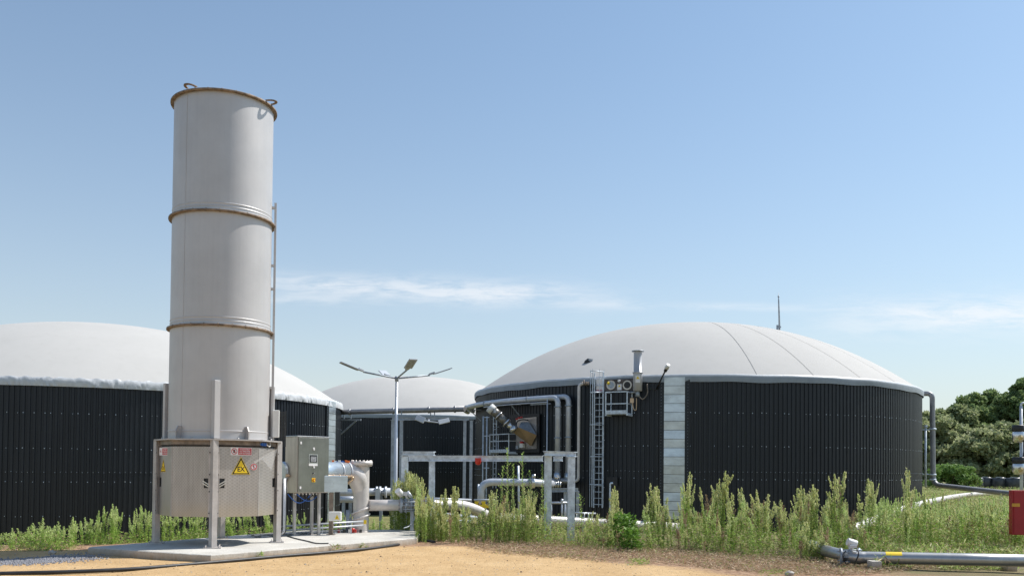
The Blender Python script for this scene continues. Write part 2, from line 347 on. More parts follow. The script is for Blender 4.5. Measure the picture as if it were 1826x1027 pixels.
xs = axis_lines(-30, 30, .5, 2500); ys = axis_lines(8, 60, .5, 2500); g = MB(); nx = len(xs)
g.v = [(x, y, gz(x, y)) for y in ys for x in xs]
g.f = [(j * nx + i, j * nx + i + 1, (j + 1) * nx + i + 1, (j + 1) * nx + i) for j in range(len(ys) - 1) for i in range(nx - 1)]
g.m = [0] * len(g.f); g.s = [True] * len(g.f)
go = g.build('ground', gr_m); go['kind'] = 'structure'

# ------------------------------------------------------------------ tanks
def fold(a, k, seed):
    r = random.Random(seed); return sum(math.sin(a * f * r.uniform(.8, 1.2) + r.uniform(0, 6.3)) / (1 + i * .5) for i, f in enumerate(k))
def tank(cx, cy, R, zr, h, z0, rows, jz, label, pleat, seam0, nseam=20, pexp=2.25, beta=0.):
    root = thing('storage_tank', label, 'tank', (cx, cy, z0))
    mb = MB(); np_ = int(2 * math.pi * R / .203); th = []
    for i in range(np_):
        for fr, off in ((0, 0), (.50, 0), (.58, -.034), (.92, -.034)): th.append(((i + fr) / np_ * 2 * math.pi, off))
    for (za, zb, dr) in ((z0, jz + .04, 0), (jz - .05, zr, .012)):
        n = len(th); v = []
        for z in (za, zb):
            for a, off in th: v.append((cx + (R + off + dr) * math.cos(a), cy + (R + off + dr) * math.sin(a), z))
        mb.add(v, [(i, (i + 1) % n, n + (i + 1) % n, n + i) for i in range(n)])
    rr_ = random.Random(3)
    for z in rows + [jz]:
        for i in range(np_):
            a = (i + .25) / np_ * 2 * math.pi
            if math.sin(a) > .35: continue
            if z != jz and i % 5 not in (0, 2, 3): continue
            if rr_.random() < .08: continue
            s_ = rr_.uniform(.012, .02) if z != jz else .011
            X_ = Vector((math.cos(a), math.sin(a), 0)); T_ = Vector((-X_.y, X_.x, 0))
            mb.box(Vector((cx, cy, z + rr_.uniform(-.015, .015))) + X_ * (R + .018), (.016, s_ * 1.6, s_ * 1.6), (X_, T_, UPV), 1)
    mb.build('wall', [clad_m, galv_m], root)
    # inner lining seals the top
    d = MB(); ns_, na = 26, 120; v = [(cx, cy, zr + h)]
    for i in range(1, ns_ + 1):
        s_ = i / ns_
        for j in range(na):
            a = 2 * math.pi * j / na; v.append((cx + (R + .04) * s_ * math.cos(a), cy + (R + .04) * s_ * math.sin(a), zr + .04 + h * (1 - s_ ** pexp)))
    f = [(0, 1 + j, 1 + (j + 1) % na) for j in range(na)]
    for i in range(ns_ - 1):
        for j in range(na):
            a = 1 + i * na + j; b_ = 1 + i * na + (j + 1) % na; f.append((a, a + na, b_ + na, b_))
    d.add(v, f, 0, True)
    for k in range(nseam if (not pleat and cy < 60) else 0):
        a = seam0 + k * 2 * math.pi / nseam
        if math.cos(a) < .04: continue
        r_ = Vector((math.cos(a), math.sin(a), 0)); tt = Vector((-r_.y, r_.x, 0)); v = []
        for i in range(31):
            s_ = .03 + .97 * i / 30; c0 = Vector((cx, cy, zr + .052 + h * (1 - s_ ** pexp))) + r_ * ((R + .045) * s_); v += [c0 - tt * .014, c0 + tt * .014]
        d.add(v, [(2 * i, 2 * i + 2, 2 * i + 3, 2 * i + 1) for i in range(30)], 1, True)
    d.build('dome', [mem_m, seam_m if not pleat and cy < 60 else mem_m], root)
    # clamp skirt over the rim
    sk = MB(); na = 1500; prof = [(.0, .13), (.05, .09), (.065, .03), (.06, -.09), (.05, -.21)] if not pleat else [(.0, .15), (.04, .10), (.06, .0), (.065, -.11), (.05, -.22)]
    v = []
    for q, (dr, dz) in enumerate(prof):
        for j in range(na):
            a = 2 * math.pi * j / na
            if pleat:
                a2 = a + .010 * q * math.sin(a * 23) ; fl = fold(a2, (150, 230, 330, 450), 5); wv = (q / 4) * .040 * (abs(fl) - .7) if q else 0; wz = .03 * fold(a2, (110, 190, 270), 6) * (1 - abs(q - 1) / 3)
            else:
                fl = fold(a, (9, 21, 47), 8); gate = max(0, fold(a, (2, 5), 4)); wv = (q / 4) * (.008 * fl + .012 * gate * fold(a, (60, 130), 9)); wz = .022 * fold(a, (7, 16, 33), 11) * (1 if q > 2 else .4)
            v.append((cx + (R + .03 + dr + wv) * math.cos(a), cy + (R + .03 + dr + wv) * math.sin(a), zr + dz + wz))
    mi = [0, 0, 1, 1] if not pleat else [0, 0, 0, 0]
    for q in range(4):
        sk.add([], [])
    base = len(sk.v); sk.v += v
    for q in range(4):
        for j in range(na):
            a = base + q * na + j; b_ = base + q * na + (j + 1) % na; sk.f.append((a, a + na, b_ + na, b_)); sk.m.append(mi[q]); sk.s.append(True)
    sk.build('rim_skirt', [skirt_m, shadeskirt_m], root)
    root['cx'], root['cy'], root['R'] = cx, cy, R
    return root
def hit(tk, u, v, off=0., far_=False):
    d_ = ray(u, v); cx, cy, R = tk['cx'], tk['cy'], tk['R'] + off
    a = d_.x ** 2 + d_.y ** 2; b_ = -2 * (d_.x * cx + d_.y * cy); c_ = cx * cx + cy * cy - R * R; D = b_ * b_ - 4 * a * c_
    t = (-b_ + (1 if far_ else -1) * math.sqrt(max(0, D))) / (2 * a); return EYE + d_ * t
def nrm(tk, p): return Vector((p.x - tk['cx'], p.y - tk['cy'], 0)).normalized()
def tfr(tk, p): n = nrm(tk, p); return Vector((-n.y, n.x, 0)), n, UPV      # tangent (to the right seen from outside), outward, up
E0 = EYE.z
RT = tank(9.96, 50.92, 12.01, 4.0 + E0, 3.97, -2.1, [2.45 + E0, 1.01 + E0, -.42 + E0, 3.84 + E0], -.10 + E0,
          'black clad round tank with white domed roof on the right, behind the caged ladder', False, math.radians(-87), 28)
LT = tank(-22.5, 49.2, 12.93, 3.36 + E0, 4.0, -2.1, [2.04 + E0, .607 + E0, -.76 + E0, -2.16 + E0], -.36 + E0,
          'black clad round tank on the left with crinkled white skirt, behind the flare stack', True, math.radians(-38))
MT = tank(-8.9, 83, 12.6, 4.0 + E0, 4.1, -2.1, [2.3 + E0, 1.0 + E0, -.4 + E0], -.1 + E0,
          'black clad round tank farthest back, half hidden between the two others', False, .3, pexp=2.5)
for tk, u0_, u1_, v0_, v1_, npan in ((RT, 1184, 1221, 672, 925, 16), (LT, 583, 595, 715, 935, 20)):
    pa, pb = hit(tk, u0_, 800, .03), hit(tk, u1_, 800, .03); pc = (pa + pb) / 2; T_, n_, _ = tfr(tk, pc); wd = (pb - pa).length
    zt = hit(tk, (u0_ + u1_) / 2, v0_, .03).z; zb = hit(tk, (u0_ + u1_) / 2, v1_, .03).z; st = (zt - zb) / npan; mb = MB()
    for k in range(npan):
        zc = zt - (k + .5) * st; tilt = .012 + .01 * random.random(); a = (n_ + UPV * random.uniform(-.04, .05)).normalized(); b_ = T_.cross(a)
        mb.box(Vector((pc.x, pc.y, zc)) + n_ * .07, (wd, .03, st - .018), (T_, a, T_.cross(a) * (1 if T_.cross(a).z > 0 else -1)))
    mb.box(Vector((pc.x, pc.y, (zt + zb) / 2)) + n_ * .03, (wd - .03, .045, zt - zb - .02), (T_, n_, UPV), 1)
    mb.build('cover_strip', [galv2_m, dark_m], tk)
    e = MB()
    for sgn in (-1, 1): e.box(Vector((pc.x, pc.y, (zt + zb) / 2)) + T_ * sgn * (wd / 2 + .11) + n_ * .025, (.2, .03, zt - zb), (T_, n_, UPV))
    for k in range(46):
        for sgn in (-1, 1): e.box(Vector((pc.x, pc.y, zb + (k + .5) / 46 * (zt - zb))) + T_ * sgn * (wd / 2 + .13) + n_ * .045, (.018, .012, .018), (T_, n_, UPV), 1)
    e.build('edge_flashing', [clad_m, dgalv_m], tk)

# ------------------------------------------------------------------ concrete pad
pad = [PG(u, v, .15) for u, v in ((376, 989), (743, 958.5), (755, 943), (545, 945), (451, 951.5), (157, 975))]
pm = MB(); pr = random.Random(5); edge = []
for i, p in enumerate(pad):
    q = pad[(i + 1) % len(pad)]; n = max(2, int((q - p).length / .12)); T_ = (q - p).normalized(); n_ = T_.cross(UPV)
    for j in range(n): edge.append(p + (q - p) * (j / n) + (n_ * pr.uniform(-.008, .008) if j else Vector()))
nE = len(edge); cen = sum(edge, Vector()) / nE
v = [(p.x, p.y, -.35) for p in edge] + [(p.x, p.y, .135 + pr.uniform(-.006, .004)) for p in edge] + [tuple(p + (cen - p).normalized() * .02 + UPV * pr.uniform(-.003, .001)) for p in edge]
pm.add(v, [(i, (i + 1) % nE, nE + (i + 1) % nE, nE + i) for i in range(nE)] + [(nE + i, nE + (i + 1) % nE, 2 * nE + (i + 1) % nE, 2 * nE + i) for i in range(nE)] + [tuple(range(2 * nE, 3 * nE))])
one(pm, 'concrete_pad', conc_m, 'low pale concrete slab with chipped edge under the flare stack', 'concrete slab', (cen.x, cen.y, 0))

# ------------------------------------------------------------------ flare stack
SC = Vector((-6.41, 19.73, 0)); ZD = 2.385
fs_ = thing('flare_stack', 'tall pale grey cylindrical flare stack on four legs on the concrete slab', 'flare stack', (SC.x, SC.y, .15))
RT_ = 1.045; zr1, zr2, zr3 = 9.68, 7.15, 4.76
def ringpart(z, name, top=False):
    m = MB(); m.lathe((SC.x, SC.y, z), [(RT_ + .005, -.02), (RT_ + .075, -.02), (RT_ + .078, -.012), (RT_ + .078, .012), (RT_ + .075, .018), (RT_ + .005, .018)], 96, ms=[1, 1, 1, 1, 0])
    for k in range(24):
        a = k * math.tau / 24; m.tube(SC + Vector((math.cos(a) * (RT_ + .05), math.sin(a) * (RT_ + .05), z - .035)), SC + Vector((math.cos(a) * (RT_ + .05), math.sin(a) * (RT_ + .05), z + .035)), .012, n=6, m=1)
    return m.build(name, [stack_m, ring_m], fs_)
for i, (a, b_) in enumerate(((ZD, zr3), (zr3, zr2), (zr2, zr1 + .02))):
    m = MB(); r = RT_ + .003 * (2 - i)
    m.lathe((SC.x, SC.y, 0), [(r, a), (r, b_)], 128); m.lathe((SC.x, SC.y, 0), [(r - .02, b_), (r - .02, a)], 96)
    if i == 2: m.lathe((SC.x, SC.y, 0), [(r, b_), (r - .02, b_)], 96)
    # vertical weld seam and a stiffening bead above each joint
    va = math.radians(-104 - 14 * (1 if i else 1)); rr0 = Vector((math.cos(va), math.sin(va), 0)); tt0 = Vector((-rr0.y, rr0.x, 0))
    m.box(SC + rr0 * (r + .001) + UPV * ((a + b_) / 2), (.012, .008, b_ - a - .05), (tt0, rr0, UPV))
    for zb in (([a + .10] if i else []) + [a + .17]):
        m.lathe((SC.x, SC.y, zb), [(r, -.018), (r + .010, 0), (r, .018)], 96)
    m.build('stack_section', stack_m, fs_)
for z in (zr3, zr2, zr1): ringpart(z, 'flange_ring')
cap = MB(); cap.lathe((SC.x, SC.y, ZD + .3), [(RT_ - .03, 0), (.0, .0)], 48); cap.build('burner_plate', dark_m, fs_)
for az in (-109, -16):     # lifting loops at the rim
    a = math.radians(az); r_ = Vector((math.cos(a), math.sin(a), 0)); t_ = Vector((-r_.y, r_.x, 0)); b0 = SC + r_ * (RT_ + .05) + UPV * (zr1 + .035); o_ = []; i_ = []
    m = MB(); n = 14
    for k in range(n + 1):
        p = math.pi * k / n; o_.append(b0 + t_ * math.cos(p) * .14 + r_ * math.sin(p) * .20 + UPV * (.008 * math.sin(p))); i_.append(b0 + t_ * math.cos(p) * .085 + r_ * math.sin(p) * .14 + UPV * (.005 * math.sin(p)))
    v = o_ + i_ + [x + UPV * .015 for x in o_ + i_]; k = n + 1
    m.add(v, [q for j in range(n) for q in ((j, j + 1, k + j + 1, k + j), (2 * k + j, 3 * k + j, 3 * k + j + 1, 2 * k + j + 1), (j, 2 * k + j, 2 * k + j + 1, j + 1), (k + j, k + j + 1, 3 * k + j + 1, 3 * k + j))])
    m.build('lifting_loop', ring_m, fs_)
RB = math.radians(14)      # housing rotation: vertices F, R, B, L on legs
def oct_(k, r): a = RB + math.radians(-90 + 45 * k); return SC + Vector((math.cos(a), math.sin(a), 0)) * r
dk = MB(); ring_o = [oct_(k, 1.34) for k in range(8)]
dk.prism(ring_o, ZD - .03, ZD); dk.prism([oct_(k, 1.24) for k in range(8)], ZD - .12, ZD - .031, 1)
for k in range(8):
    p = (oct_(k, 1.3) + oct_(k + 1, 1.3)) / 2
    dk.tube(p + UPV * (ZD - .02), p + UPV * (ZD + .03), .018, n=8)
dk.build('deck_plate', [leg_m, brown_m], fs_)
ZP0, ZP1 = .775, 2.22
perf_m, t, b = new('perforated_sheet')
def perf():
    ge = t.nodes.new('ShaderNodeNewGeometry'); sp = t.nodes.new('ShaderNodeSeparateXYZ'); t.links.new(ge.outputs['Position'], sp.inputs[0])
    n = noise(t, 1.2, 6, .7, stretch=(2, 2, .7)); c = ramp(t, n.outputs[0], [(.3, (.41, .385, .36)), (.65, (.50, .475, .45))])
    n2 = noise(t, 1, 5, .8, stretch=(30, 30, .8)); c = mix(t, 1., c, ramp(t, n2.outputs[0], [(.35, (.88, .87, .86)), (.6, (1.03, 1.03, 1.03))]), 'MULTIPLY')
    # rows of holes
    hx = mth('SINE', mth('MULTIPLY', mth('SUBTRACT', sp.outputs[0], mth('MULTIPLY', sp.outputs[1], .35, tree=t), tree=t), 105., tree=t), tree=t)
    hz = mth('SINE', mth('MULTIPLY', sp.outputs[2], 95., tree=t), tree=t)
    hl = mth('MULTIPLY', mth('SUBTRACT', mth('MULTIPLY', hx, hz, tree=t), .05, tree=t), 2.5, tree=t, clamp=True)
    c = mix(t, mth('MULTIPLY', hl, .20, tree=t), c, (.07, .065, .055))
    low = t.nodes.new('ShaderNodeMapRange'); t.links.new(sp.outputs[2], low.inputs[0]); low.inputs[1].default_value = 1.15; low.inputs[2].default_value = .75
    n4 = noise(t, 5, 5, .7); fz = mth('MULTIPLY', low.outputs[0], n4.outputs[0], tree=t, clamp=True); c = mix(t, fz, c, (.52, .42, .28))
    t.links.new(c, b.inputs['Base Color']); b.inputs['Metallic'].default_value = .55; b.inputs['Roughness'].default_value = .42
perf()
for k in range(8):
    a, b_ = oct_(k, 1.225), oct_(k + 1, 1.225); m = MB(); n_ = ((a + b_) / 2 - SC).normalized(); T_ = (b_ - a).normalized(); wd = (b_ - a).length
    legA = (k % 2 == 0)      # which end meets a leg
    c_ = (a + b_) / 2
    # sheet with a rectangular hand hole next to the leg
    hz0, hz1 = 1.37, 1.57; x0, x1 = (-wd / 2 + .06, -wd / 2 + .22) if legA else (wd / 2 - .22, wd / 2 - .06)
    def rect(xa, xb, za, zb, m_=0, th_=.006, off=0.): m.box(c_ + T_ * ((xa + xb) / 2) + n_ * off + UPV * ((za + zb) / 2), (xb - xa, th_, zb - za), (T_, n_, UPV), m_)
    rect(-wd / 2, x0, ZP0, ZP1); rect(x1, wd / 2, ZP0, ZP1); rect(x0, x1, ZP0, hz0); rect(x0, x1, hz1, ZP1)
    rect(-wd / 2, wd / 2, ZP1 - .025, ZP1, 1, .02, -.014); rect(-wd / 2, wd / 2, ZP0, ZP0 + .02, 1, .02, -.014)
    rect(-wd / 2, -wd / 2 + .018, ZP0, ZP1, 1, .010, .003)
    m.build('guard_panel', [perf_m, leg_m], fs_)
    bx_ = MB(); bx_.box(c_ + T_ * ((x0 + x1) / 2) - n_ * .07 + UPV * 1.47, (.17, .1, .21), (T_, n_, UPV)); bx_.build('latch_recess', dark_m, fs_)
    if k in (0, 7):
        lt = MB(); e0 = c_ + T_ * ((x0 if legA else x1)) + n_ * .03
        sg = 1 if legA else -1
        for dz in (.0, -.05): lt.bar(e0 + UPV * (1.40 + dz) - T_ * sg * .04, e0 + T_ * sg * .17 + UPV * (1.52 + dz), .022, .012, hint=n_)
        lt.build('latch', bright_m, fs_)
# legs with base plates, brackets and the fins above the deck
for k in (0, 2, 4, 6):
    p = oct_(k, 1.26); n_ = (p - SC).normalized(); T_ = Vector((-n_.y, n_.x, 0)); m = MB()
    ra = math.radians(-41); A1_ = Vector((math.cos(ra), math.sin(ra), 0)); A2_ = Vector((-A1_.y, A1_.x, 0))
    m.box(p + UPV * ((ZD - .03 + .17) / 2), (.125, .125, ZD - .03 - .17), (A1_, A2_, UPV))
    for s_ in (-1, 1): m.box(p + T_ * s_ * .085 - n_ * .012 + UPV * ((.775 + 2.22) / 2), (.045, .012, 1.44), (T_, n_, UPV)); 
    for z in (.86, 1.3, 1.65, 2.1):
        for s_ in (-1, 1): m.tube(p + T_ * s_ * .085 + UPV * z, p + T_ * s_ * .085 + n_ * .012 + UPV * z, .014, n=8, m=1)
    lg = m.build('leg', [leg_m, dark_m], fs_, bevel=.008)
    bp = MB(); bp.box(p + UPV * .161, (.34, .30, .018), (T_, n_, UPV))
    for sx in (-1, 1):
        for sy in (-1, 1): bp.tube(p + T_ * sx * .13 + n_ * sy * .11 + UPV * .17, p + T_ * sx * .13 + n_ * sy * .11 + UPV * .21, .013, n=6)
    bp.build('base_plate', leg_m, lg)
    fn = MB(); q = oct_(k, 1.11)
    bw_ = .13 if k == 0 else .085
    fn.box(q + UPV * (ZD + .61), (bw_, bw_, 1.2), (A1_, A2_, UPV)); fn.build('deck_bracket', [stack_m, leg_m], fs_, bevel=.006)
for az in (-42, -118, -180):
    a = math.radians(az); r_ = Vector((math.cos(a), math.sin(a), 0)); t_ = Vector((-r_.y, r_.x, 0)); m = MB(); b0 = SC + r_ * (RT_ + .005) + UPV * ZD
    m.slab([b0 + t_ * -.012, b0 + t_ * -.012 + r_ * .14, b0 + t_ * -.012 + r_ * .14 + UPV * .17, b0 + t_ * -.012 + r_ * .09 + UPV * .27, b0 + t_ * -.012 + UPV * .27], t_, .024); m.build('lifting_lug', leg_m, fs_)
# slim cable rail up the right side
a = math.radians(12); r_ = Vector((math.cos(a), math.sin(a), 0)); t_ = Vector((-r_.y, r_.x, 0)); m = MB(); zt = P(491, 357, SC.y).z
m.box(SC + r_ * (RT_ + .075) + UPV * ((ZD + zt) / 2), (.05, .045, zt - ZD), (r_, t_, UPV))
for vv in (366, 470, 512, 600, 690, 780):
    z = P(488, vv, SC.y).z; m.box(SC + r_ * (RT_ + .03) + UPV * z, (.08, .06, .05), (r_, t_, UPV))
m.build('cable_rail', stack_m, fs_)
m = MB(); q = SC + r_ * (RT_ + .16) - t_ * .06; m.box(q + UPV * (ZD + .38), (.14, .18, .6), (r_, t_, UPV)); m.build('terminal_box', white_m, fs_, bevel=.012)
m = MB(); q = SC + r_ * (RT_ + .29) + t_ * .1
for k in range(26): m.box(q + UPV * (ZD - .1 + k * .03), (.15, .05, .012), (r_, t_, UPV))
m.box(q + r_ * .075 + UPV * (ZD + .28), (.012, .06, .8), (r_, t_, UPV)); m.box(q - r_ * .075 + UPV * (ZD + .28), (.012, .06, .8), (r_, t_, UPV)); m.build('cable_tray', dark_m, fs_)
m = MB(); q = oct_(1, 1.12) + UPV * (ZD - .09)
T_ = (oct_(2, 1) - oct_(1, 1)).normalized(); n_ = T_.cross(UPV)
for k in range(3): m.box(q + T_ * (.08 + .09 * k) + n_ * .1, (.06, .05, .07), (T_, n_, UPV))
m.bar(q + n_ * .1, q + T_ * .34 + n_ * .1, .03, .03); m.build('valve_block', blue_m, fs_)
m = MB(); m.path(smoothpath([q + T_ * .3 + n_ * .12, q + T_ * .42 + n_ * .14 - UPV * .04, q + T_ * .50 + n_ * .1 + UPV * .05, q + T_ * .62 + UPV * .08]), .014, 8)
m.build('sensor_cable', white_m, fs_)
# loose clear film on the right of the housing
pl0 = oct_(1, 1.26); n1_ = ((oct_(0, 1) + oct_(1, 1)) / 2 - SC).normalized(); n2_ = ((oct_(1, 1) + oct_(2, 1)) / 2 - SC).normalized()
nv = (n1_ + n2_).normalized(); p0_ = pl0 + nv * .05
fm = MB(); A = [PP(u, v, p0_, nv) for u, v in ((495, 799), (484, 838), (470, 818), (455, 826), (452, 823))]
fm.add([A[0], A[1], A[2] - nv * .04, A[3], A[4]], [(0, 1, 2), (0, 2, 3, 4)]); fm.build('torn_film', film_m, fs_)
# notices
def sign_plane(k): a, b_ = oct_(k, 1.225), oct_(k + 1, 1.225); n_ = ((a + b_) / 2 - SC).normalized(); return a + n_ * .006, n_, (b_ - a).normalized()
def rectsign(name, k, u0_, u1_, v0_, v1_, m_, lab=None, aspect=None):
    p, n_, T_ = sign_plane(k); a, b_ = PP(u0_, (v0_ + v1_) / 2, p, n_), PP(u1_, (v0_ + v1_) / 2, p, n_); c_ = (a + b_) / 2; hgt = (PP((u0_ + u1_) / 2, v0_, p, n_) - PP((u0_ + u1_) / 2, v1_, p, n_)).length
    wd = (b_ - a).length; m = MB(); m.box(c_ + n_ * .001, (wd, .004, hgt), (T_, n_, UPV)); o = m.build(name, m_, fs_)
    if lab: o['label'] = lab
    return o, c_ + n_ * .0035, T_, n_, wd, hgt
def access_sign(k, u0_, u1_, v0_, v1_):
    o, c_, T_, n_, wd, hg = rectsign('warning_sign', k, u0_, u1_, v0_, v1_, signwhite_m)
    m = MB(); m.box(c_ + T_ * wd * .17, (wd * .62, .003, hg * .86), (T_, n_, UPV)); m.build('red_field', signred_m, o)
    text('lettering', 'ACCES INTERDIT\nAUX PERSONNES\nNON AUTORISEES', hg * .27, c_ + T_ * wd * .17 + n_ * .004, T_, UPV, signwhite_m, o, wd * .56 / (hg * 2.3))
    m = MB(); cc = c_ - T_ * wd * .33 + n_ * .001; r = min(hg * .4, wd * .155)
    pic(m, cc, T_, n_, r, wd / hg / 2.9); m.build('prohibition_symbol', [signred_m, signblack_m], o)
def pic(m, cc, T_, n_, r, sq=1.):
    n = 24; v = []
    for q in (r, r * .82):
        for j in range(n): a = math.tau * j / n; v.append(cc + T_ * math.cos(a) * q * sq + UPV * math.sin(a) * q + n_ * .002)
    m.add(v, [(j, (j + 1) % n, n + (j + 1) % n, n + j) for j in range(n)])
    m.box(cc + n_ * .003, (r * 1.7 * sq, .001, r * .16), ((T_ - UPV).normalized(), n_, (T_ + UPV).normalized()))
    m.box(cc + n_ * .001 - UPV * r * .15, (r * .6 * sq, .001, r * .6), (T_, n_, UPV), 1)
    for j in range(4): m.box(cc + n_ * .001 + T_ * sq * (j - 1.5) * r * .16 + UPV * r * (.3 + .06 * (j % 2)), (r * .11 * sq, .001, r * .4), (T_, n_, UPV), 1)
access_sign(0, 411, 449, 797.5, 811.5); access_sign(7, 284.5, 298.5, 798, 811.5)
def ex_sign(k, u0_, u1_, v0_, v1_, body='EX', name='warning_triangle'):
    p, n_, T_ = sign_plane(k); a, b_ = PP(u0_, v1_, p, n_), PP(u1_, v1_, p, n_); wd = (b_ - a).length; base = (a + b_) / 2; base.z = a.z * .5 + b_.z * .5; hg = PP((u0_ + u1_) / 2, v0_, p, n_).z - base.z
    def tri(s_, off, z0=0): return [base - T_ * wd / 2 * s_ + UPV * z0 + n_ * off, base + T_ * wd / 2 * s_ + UPV * z0 + n_ * off, base + UPV * (z0 + hg * s_) + n_ * off]
    m = MB(); m.slab(tri(1., .000), n_, .003); o = m.build(name, yellow_m, fs_)
    m = MB(); m.slab(tri(.93, .002, hg * .022), n_, .0025); m.build('black_border', signblack_m, o)
    m = MB(); m.slab(tri(.74, .004, hg * .075), n_, .002); m.build('yellow_field', yellow_m, o)
    text('lettering', body, hg * .37, base + UPV * hg * .29 + n_ * .0075, T_, UPV, signblack_m, o, wd / hg / 1.12)
ex_sign(0, 412.5, 446, 814, 845.5); ex_sign(7, 286.5, 295.5, 818, 841)
p, n_, T_ = sign_plane(0); cc = PP(452.5, 832, p, n_); m = MB(); m.add([cc + T_ * math.cos(j * math.tau / 24) * .072 + UPV * math.sin(j * math.tau / 24) * .075 + n_ * .002 for j in range(24)], [tuple(range(24))])
o = m.build('no_flame_sign', signwhite_m, fs_); m = MB(); n = 24
v = [cc + T_ * math.cos(math.tau * j / n) * q + UPV * math.sin(math.tau * j / n) * q + n_ * .004 for q in (.068, .052) for j in range(n)]
m.add(v, [(j, (j + 1) % n, n + (j + 1) % n, n + j) for j in range(n)]); m.box(cc + n_ * .005, (.11, .001, .013), ((T_ - UPV).normalized(), n_, (T_ + UPV).normalized()))
m.box(cc + n_ * .0045 + UPV * .0, (.012, .001, .06), (T_, n_, UPV), 1); m.box(cc + n_ * .0045 + UPV * .028, (.02, .001, .022), (T_, n_, UPV), 1); m.build('prohibition_symbol', [signred_m, signblack_m], o)

# ------------------------------------------------------------------ control cabinet
YW = math.radians(47); Fx = Vector((math.cos(YW), math.sin(YW), 0)); Fn = Vector((math.sin(YW), -math.cos(YW), 0))   # right along the front, outward normal
cc0 = P(529.3, 879, 21.5); ctop = P(529.3, 778, 21.5).z; cz0 = cc0.z; CW, CD = .90, .52; CH = ctop - cz0
cab = thing('control_cabinet', 'brushed steel control cabinet with small display, beside the flare stack', 'cabinet', (cc0.x, cc0.y, .15))
cc0 = Vector((cc0.x, cc0.y, 0)); mid = cc0 + Fx * CW / 2 - Fn * CD / 2
cabside_m = steel_m
cabfront_m = pmat('cabinet_front', (.30, .30, .27), .33, .9, .10, 1.5, .02, 9, streak=.1)  # same steel, with the dark green reflection on the front put into its colour
m = MB(); m.box(mid + UPV * (cz0 + CH / 2), (CW, CD, CH), (Fx, Fn, UPV)); m.box(mid + UPV * (ctop + .012), (CW + .03, CD + .03, .02), (Fx, Fn, UPV), 1); m.build('housing', [cabside_m, bright_m], cab, bevel=.01)
m = MB(); fc = cc0 + Fx * CW / 2 + Fn * .013; m.box(fc + UPV * (cz0 + CH / 2), (CW - .03, .025, CH - .03), (Fx, Fn, UPV)); dr = m.build('door', cabfront_m, cab, bevel=.006)
for z in (cz0 + .13, ctop - .15):
    m = MB(); m.box(cc0 + Fx * .075 + Fn * .032 + UPV * z, (.045, .012, .06), (Fx, Fn, UPV)); m.build('hinge', signwhite_m, dr, bevel=.004)
def fp(u, v, off=.027): return PP(u, v, cc0 + Fn * off, Fn)
m = MB(); c_ = fp(558.5, 818.5); m.box(c_, (.25, .012, .24), (Fx, Fn, UPV)); m.box(c_ - UPV * .135 + Fn * .001, (.25, .012, .05), (Fx, Fn, UPV), 1); scr = m.build('display', [bright_m, signwhite_m], dr)
m = MB(); m.box(c_ + Fn * .009 + UPV * .012, (.205, .006, .18), (Fx, Fn, UPV)); m.box(c_ + Fn * .013 + UPV * .005, (.155, .004, .125), (Fx, Fn, UPV), 1); m.build('screen', [signblack_m, screen_m], scr)
m = MB(); c_ = fp(559.5, 801); m.tube(c_, c_ + Fn * .02, .022, n=14); m.box(c_ + UPV * .035 + Fn * .004, (.05, .006, .025), (Fx, Fn, UPV), 1); m.build('indicator_lamp', [signwhite_m, signwhite_m], dr)
m = MB(); c_ = fp(559.5, 833); m.tube(c_, c_ + Fn * .02, .02, n=14); m.box(c_ + UPV * .035 + Fn * .004, (.04, .006, .022), (Fx, Fn, UPV)); m.build('selector_switch', signwhite_m, dr)
m = MB(); c_ = fp(559, 843.5); m.tube(c_, c_ + Fn * .03, .018, n=12); m.box(c_ + Fn * .03, (.05, .012, .014), ((Fx + UPV).normalized(), Fn, (UPV - Fx).normalized()), 1); m.build('key_switch', [dark_m, bright_m], dr)
m = MB(); c_ = fp(559, 855.5); m.box(c_ + Fn * .004, (.10, .008, .10), (Fx, Fn, UPV)); m.tube(c_ + Fn * .008, c_ + Fn * .03, .035, n=20, m=1); m.tube(c_ + Fn * .03, c_ + Fn * .036, .02, n=12, m=0); m.build('emergency_stop', [yellow_m, redb_m], dr)
for dx in (.22, .72):
    for dy in (-.12, -.42):
        m = MB(); q = cc0 + Fx * dx + Fn * dy
        if dx == .22 and dy == -.12: continue
        m.box(q + UPV * ((cz0 + .16) / 2), (.06, .06, cz0 - .16), (Fx, Fn, UPV)); m.box(q + UPV * .156, (.14, .14, .012), (Fx, Fn, UPV)); m.build('post', leg_m, cab)
for k in range(7):
    m = MB(); q = cc0 + Fx * (.10 + .1 * k) - Fn * .2 + UPV * cz0; m.tube(q, q - UPV * .05, .022, n=10); m.tube(q - UPV * .05, q - UPV * .11, .009, n=6, m=1); m.build('cable_gland', [bright_m, brown_m], cab)
for (x0, x1, sag, mm) in ((-.15, .55, .22, blue_m), (.1, .8, .18, blue_m), (.2, .62, .12, black_m)):
    m = MB(); a = cc0 + Fx * x0 - Fn * .15 + UPV * (cz0 - .02); b_ = cc0 + Fx * x1 - Fn * .2 + UPV * (cz0 - .02)
    m.path([a.lerp(b_, k / 12) - UPV * sag * math.sin(math.pi * k / 12) for k in range(13)], .012, 8); m.build('cable', mm, cab)
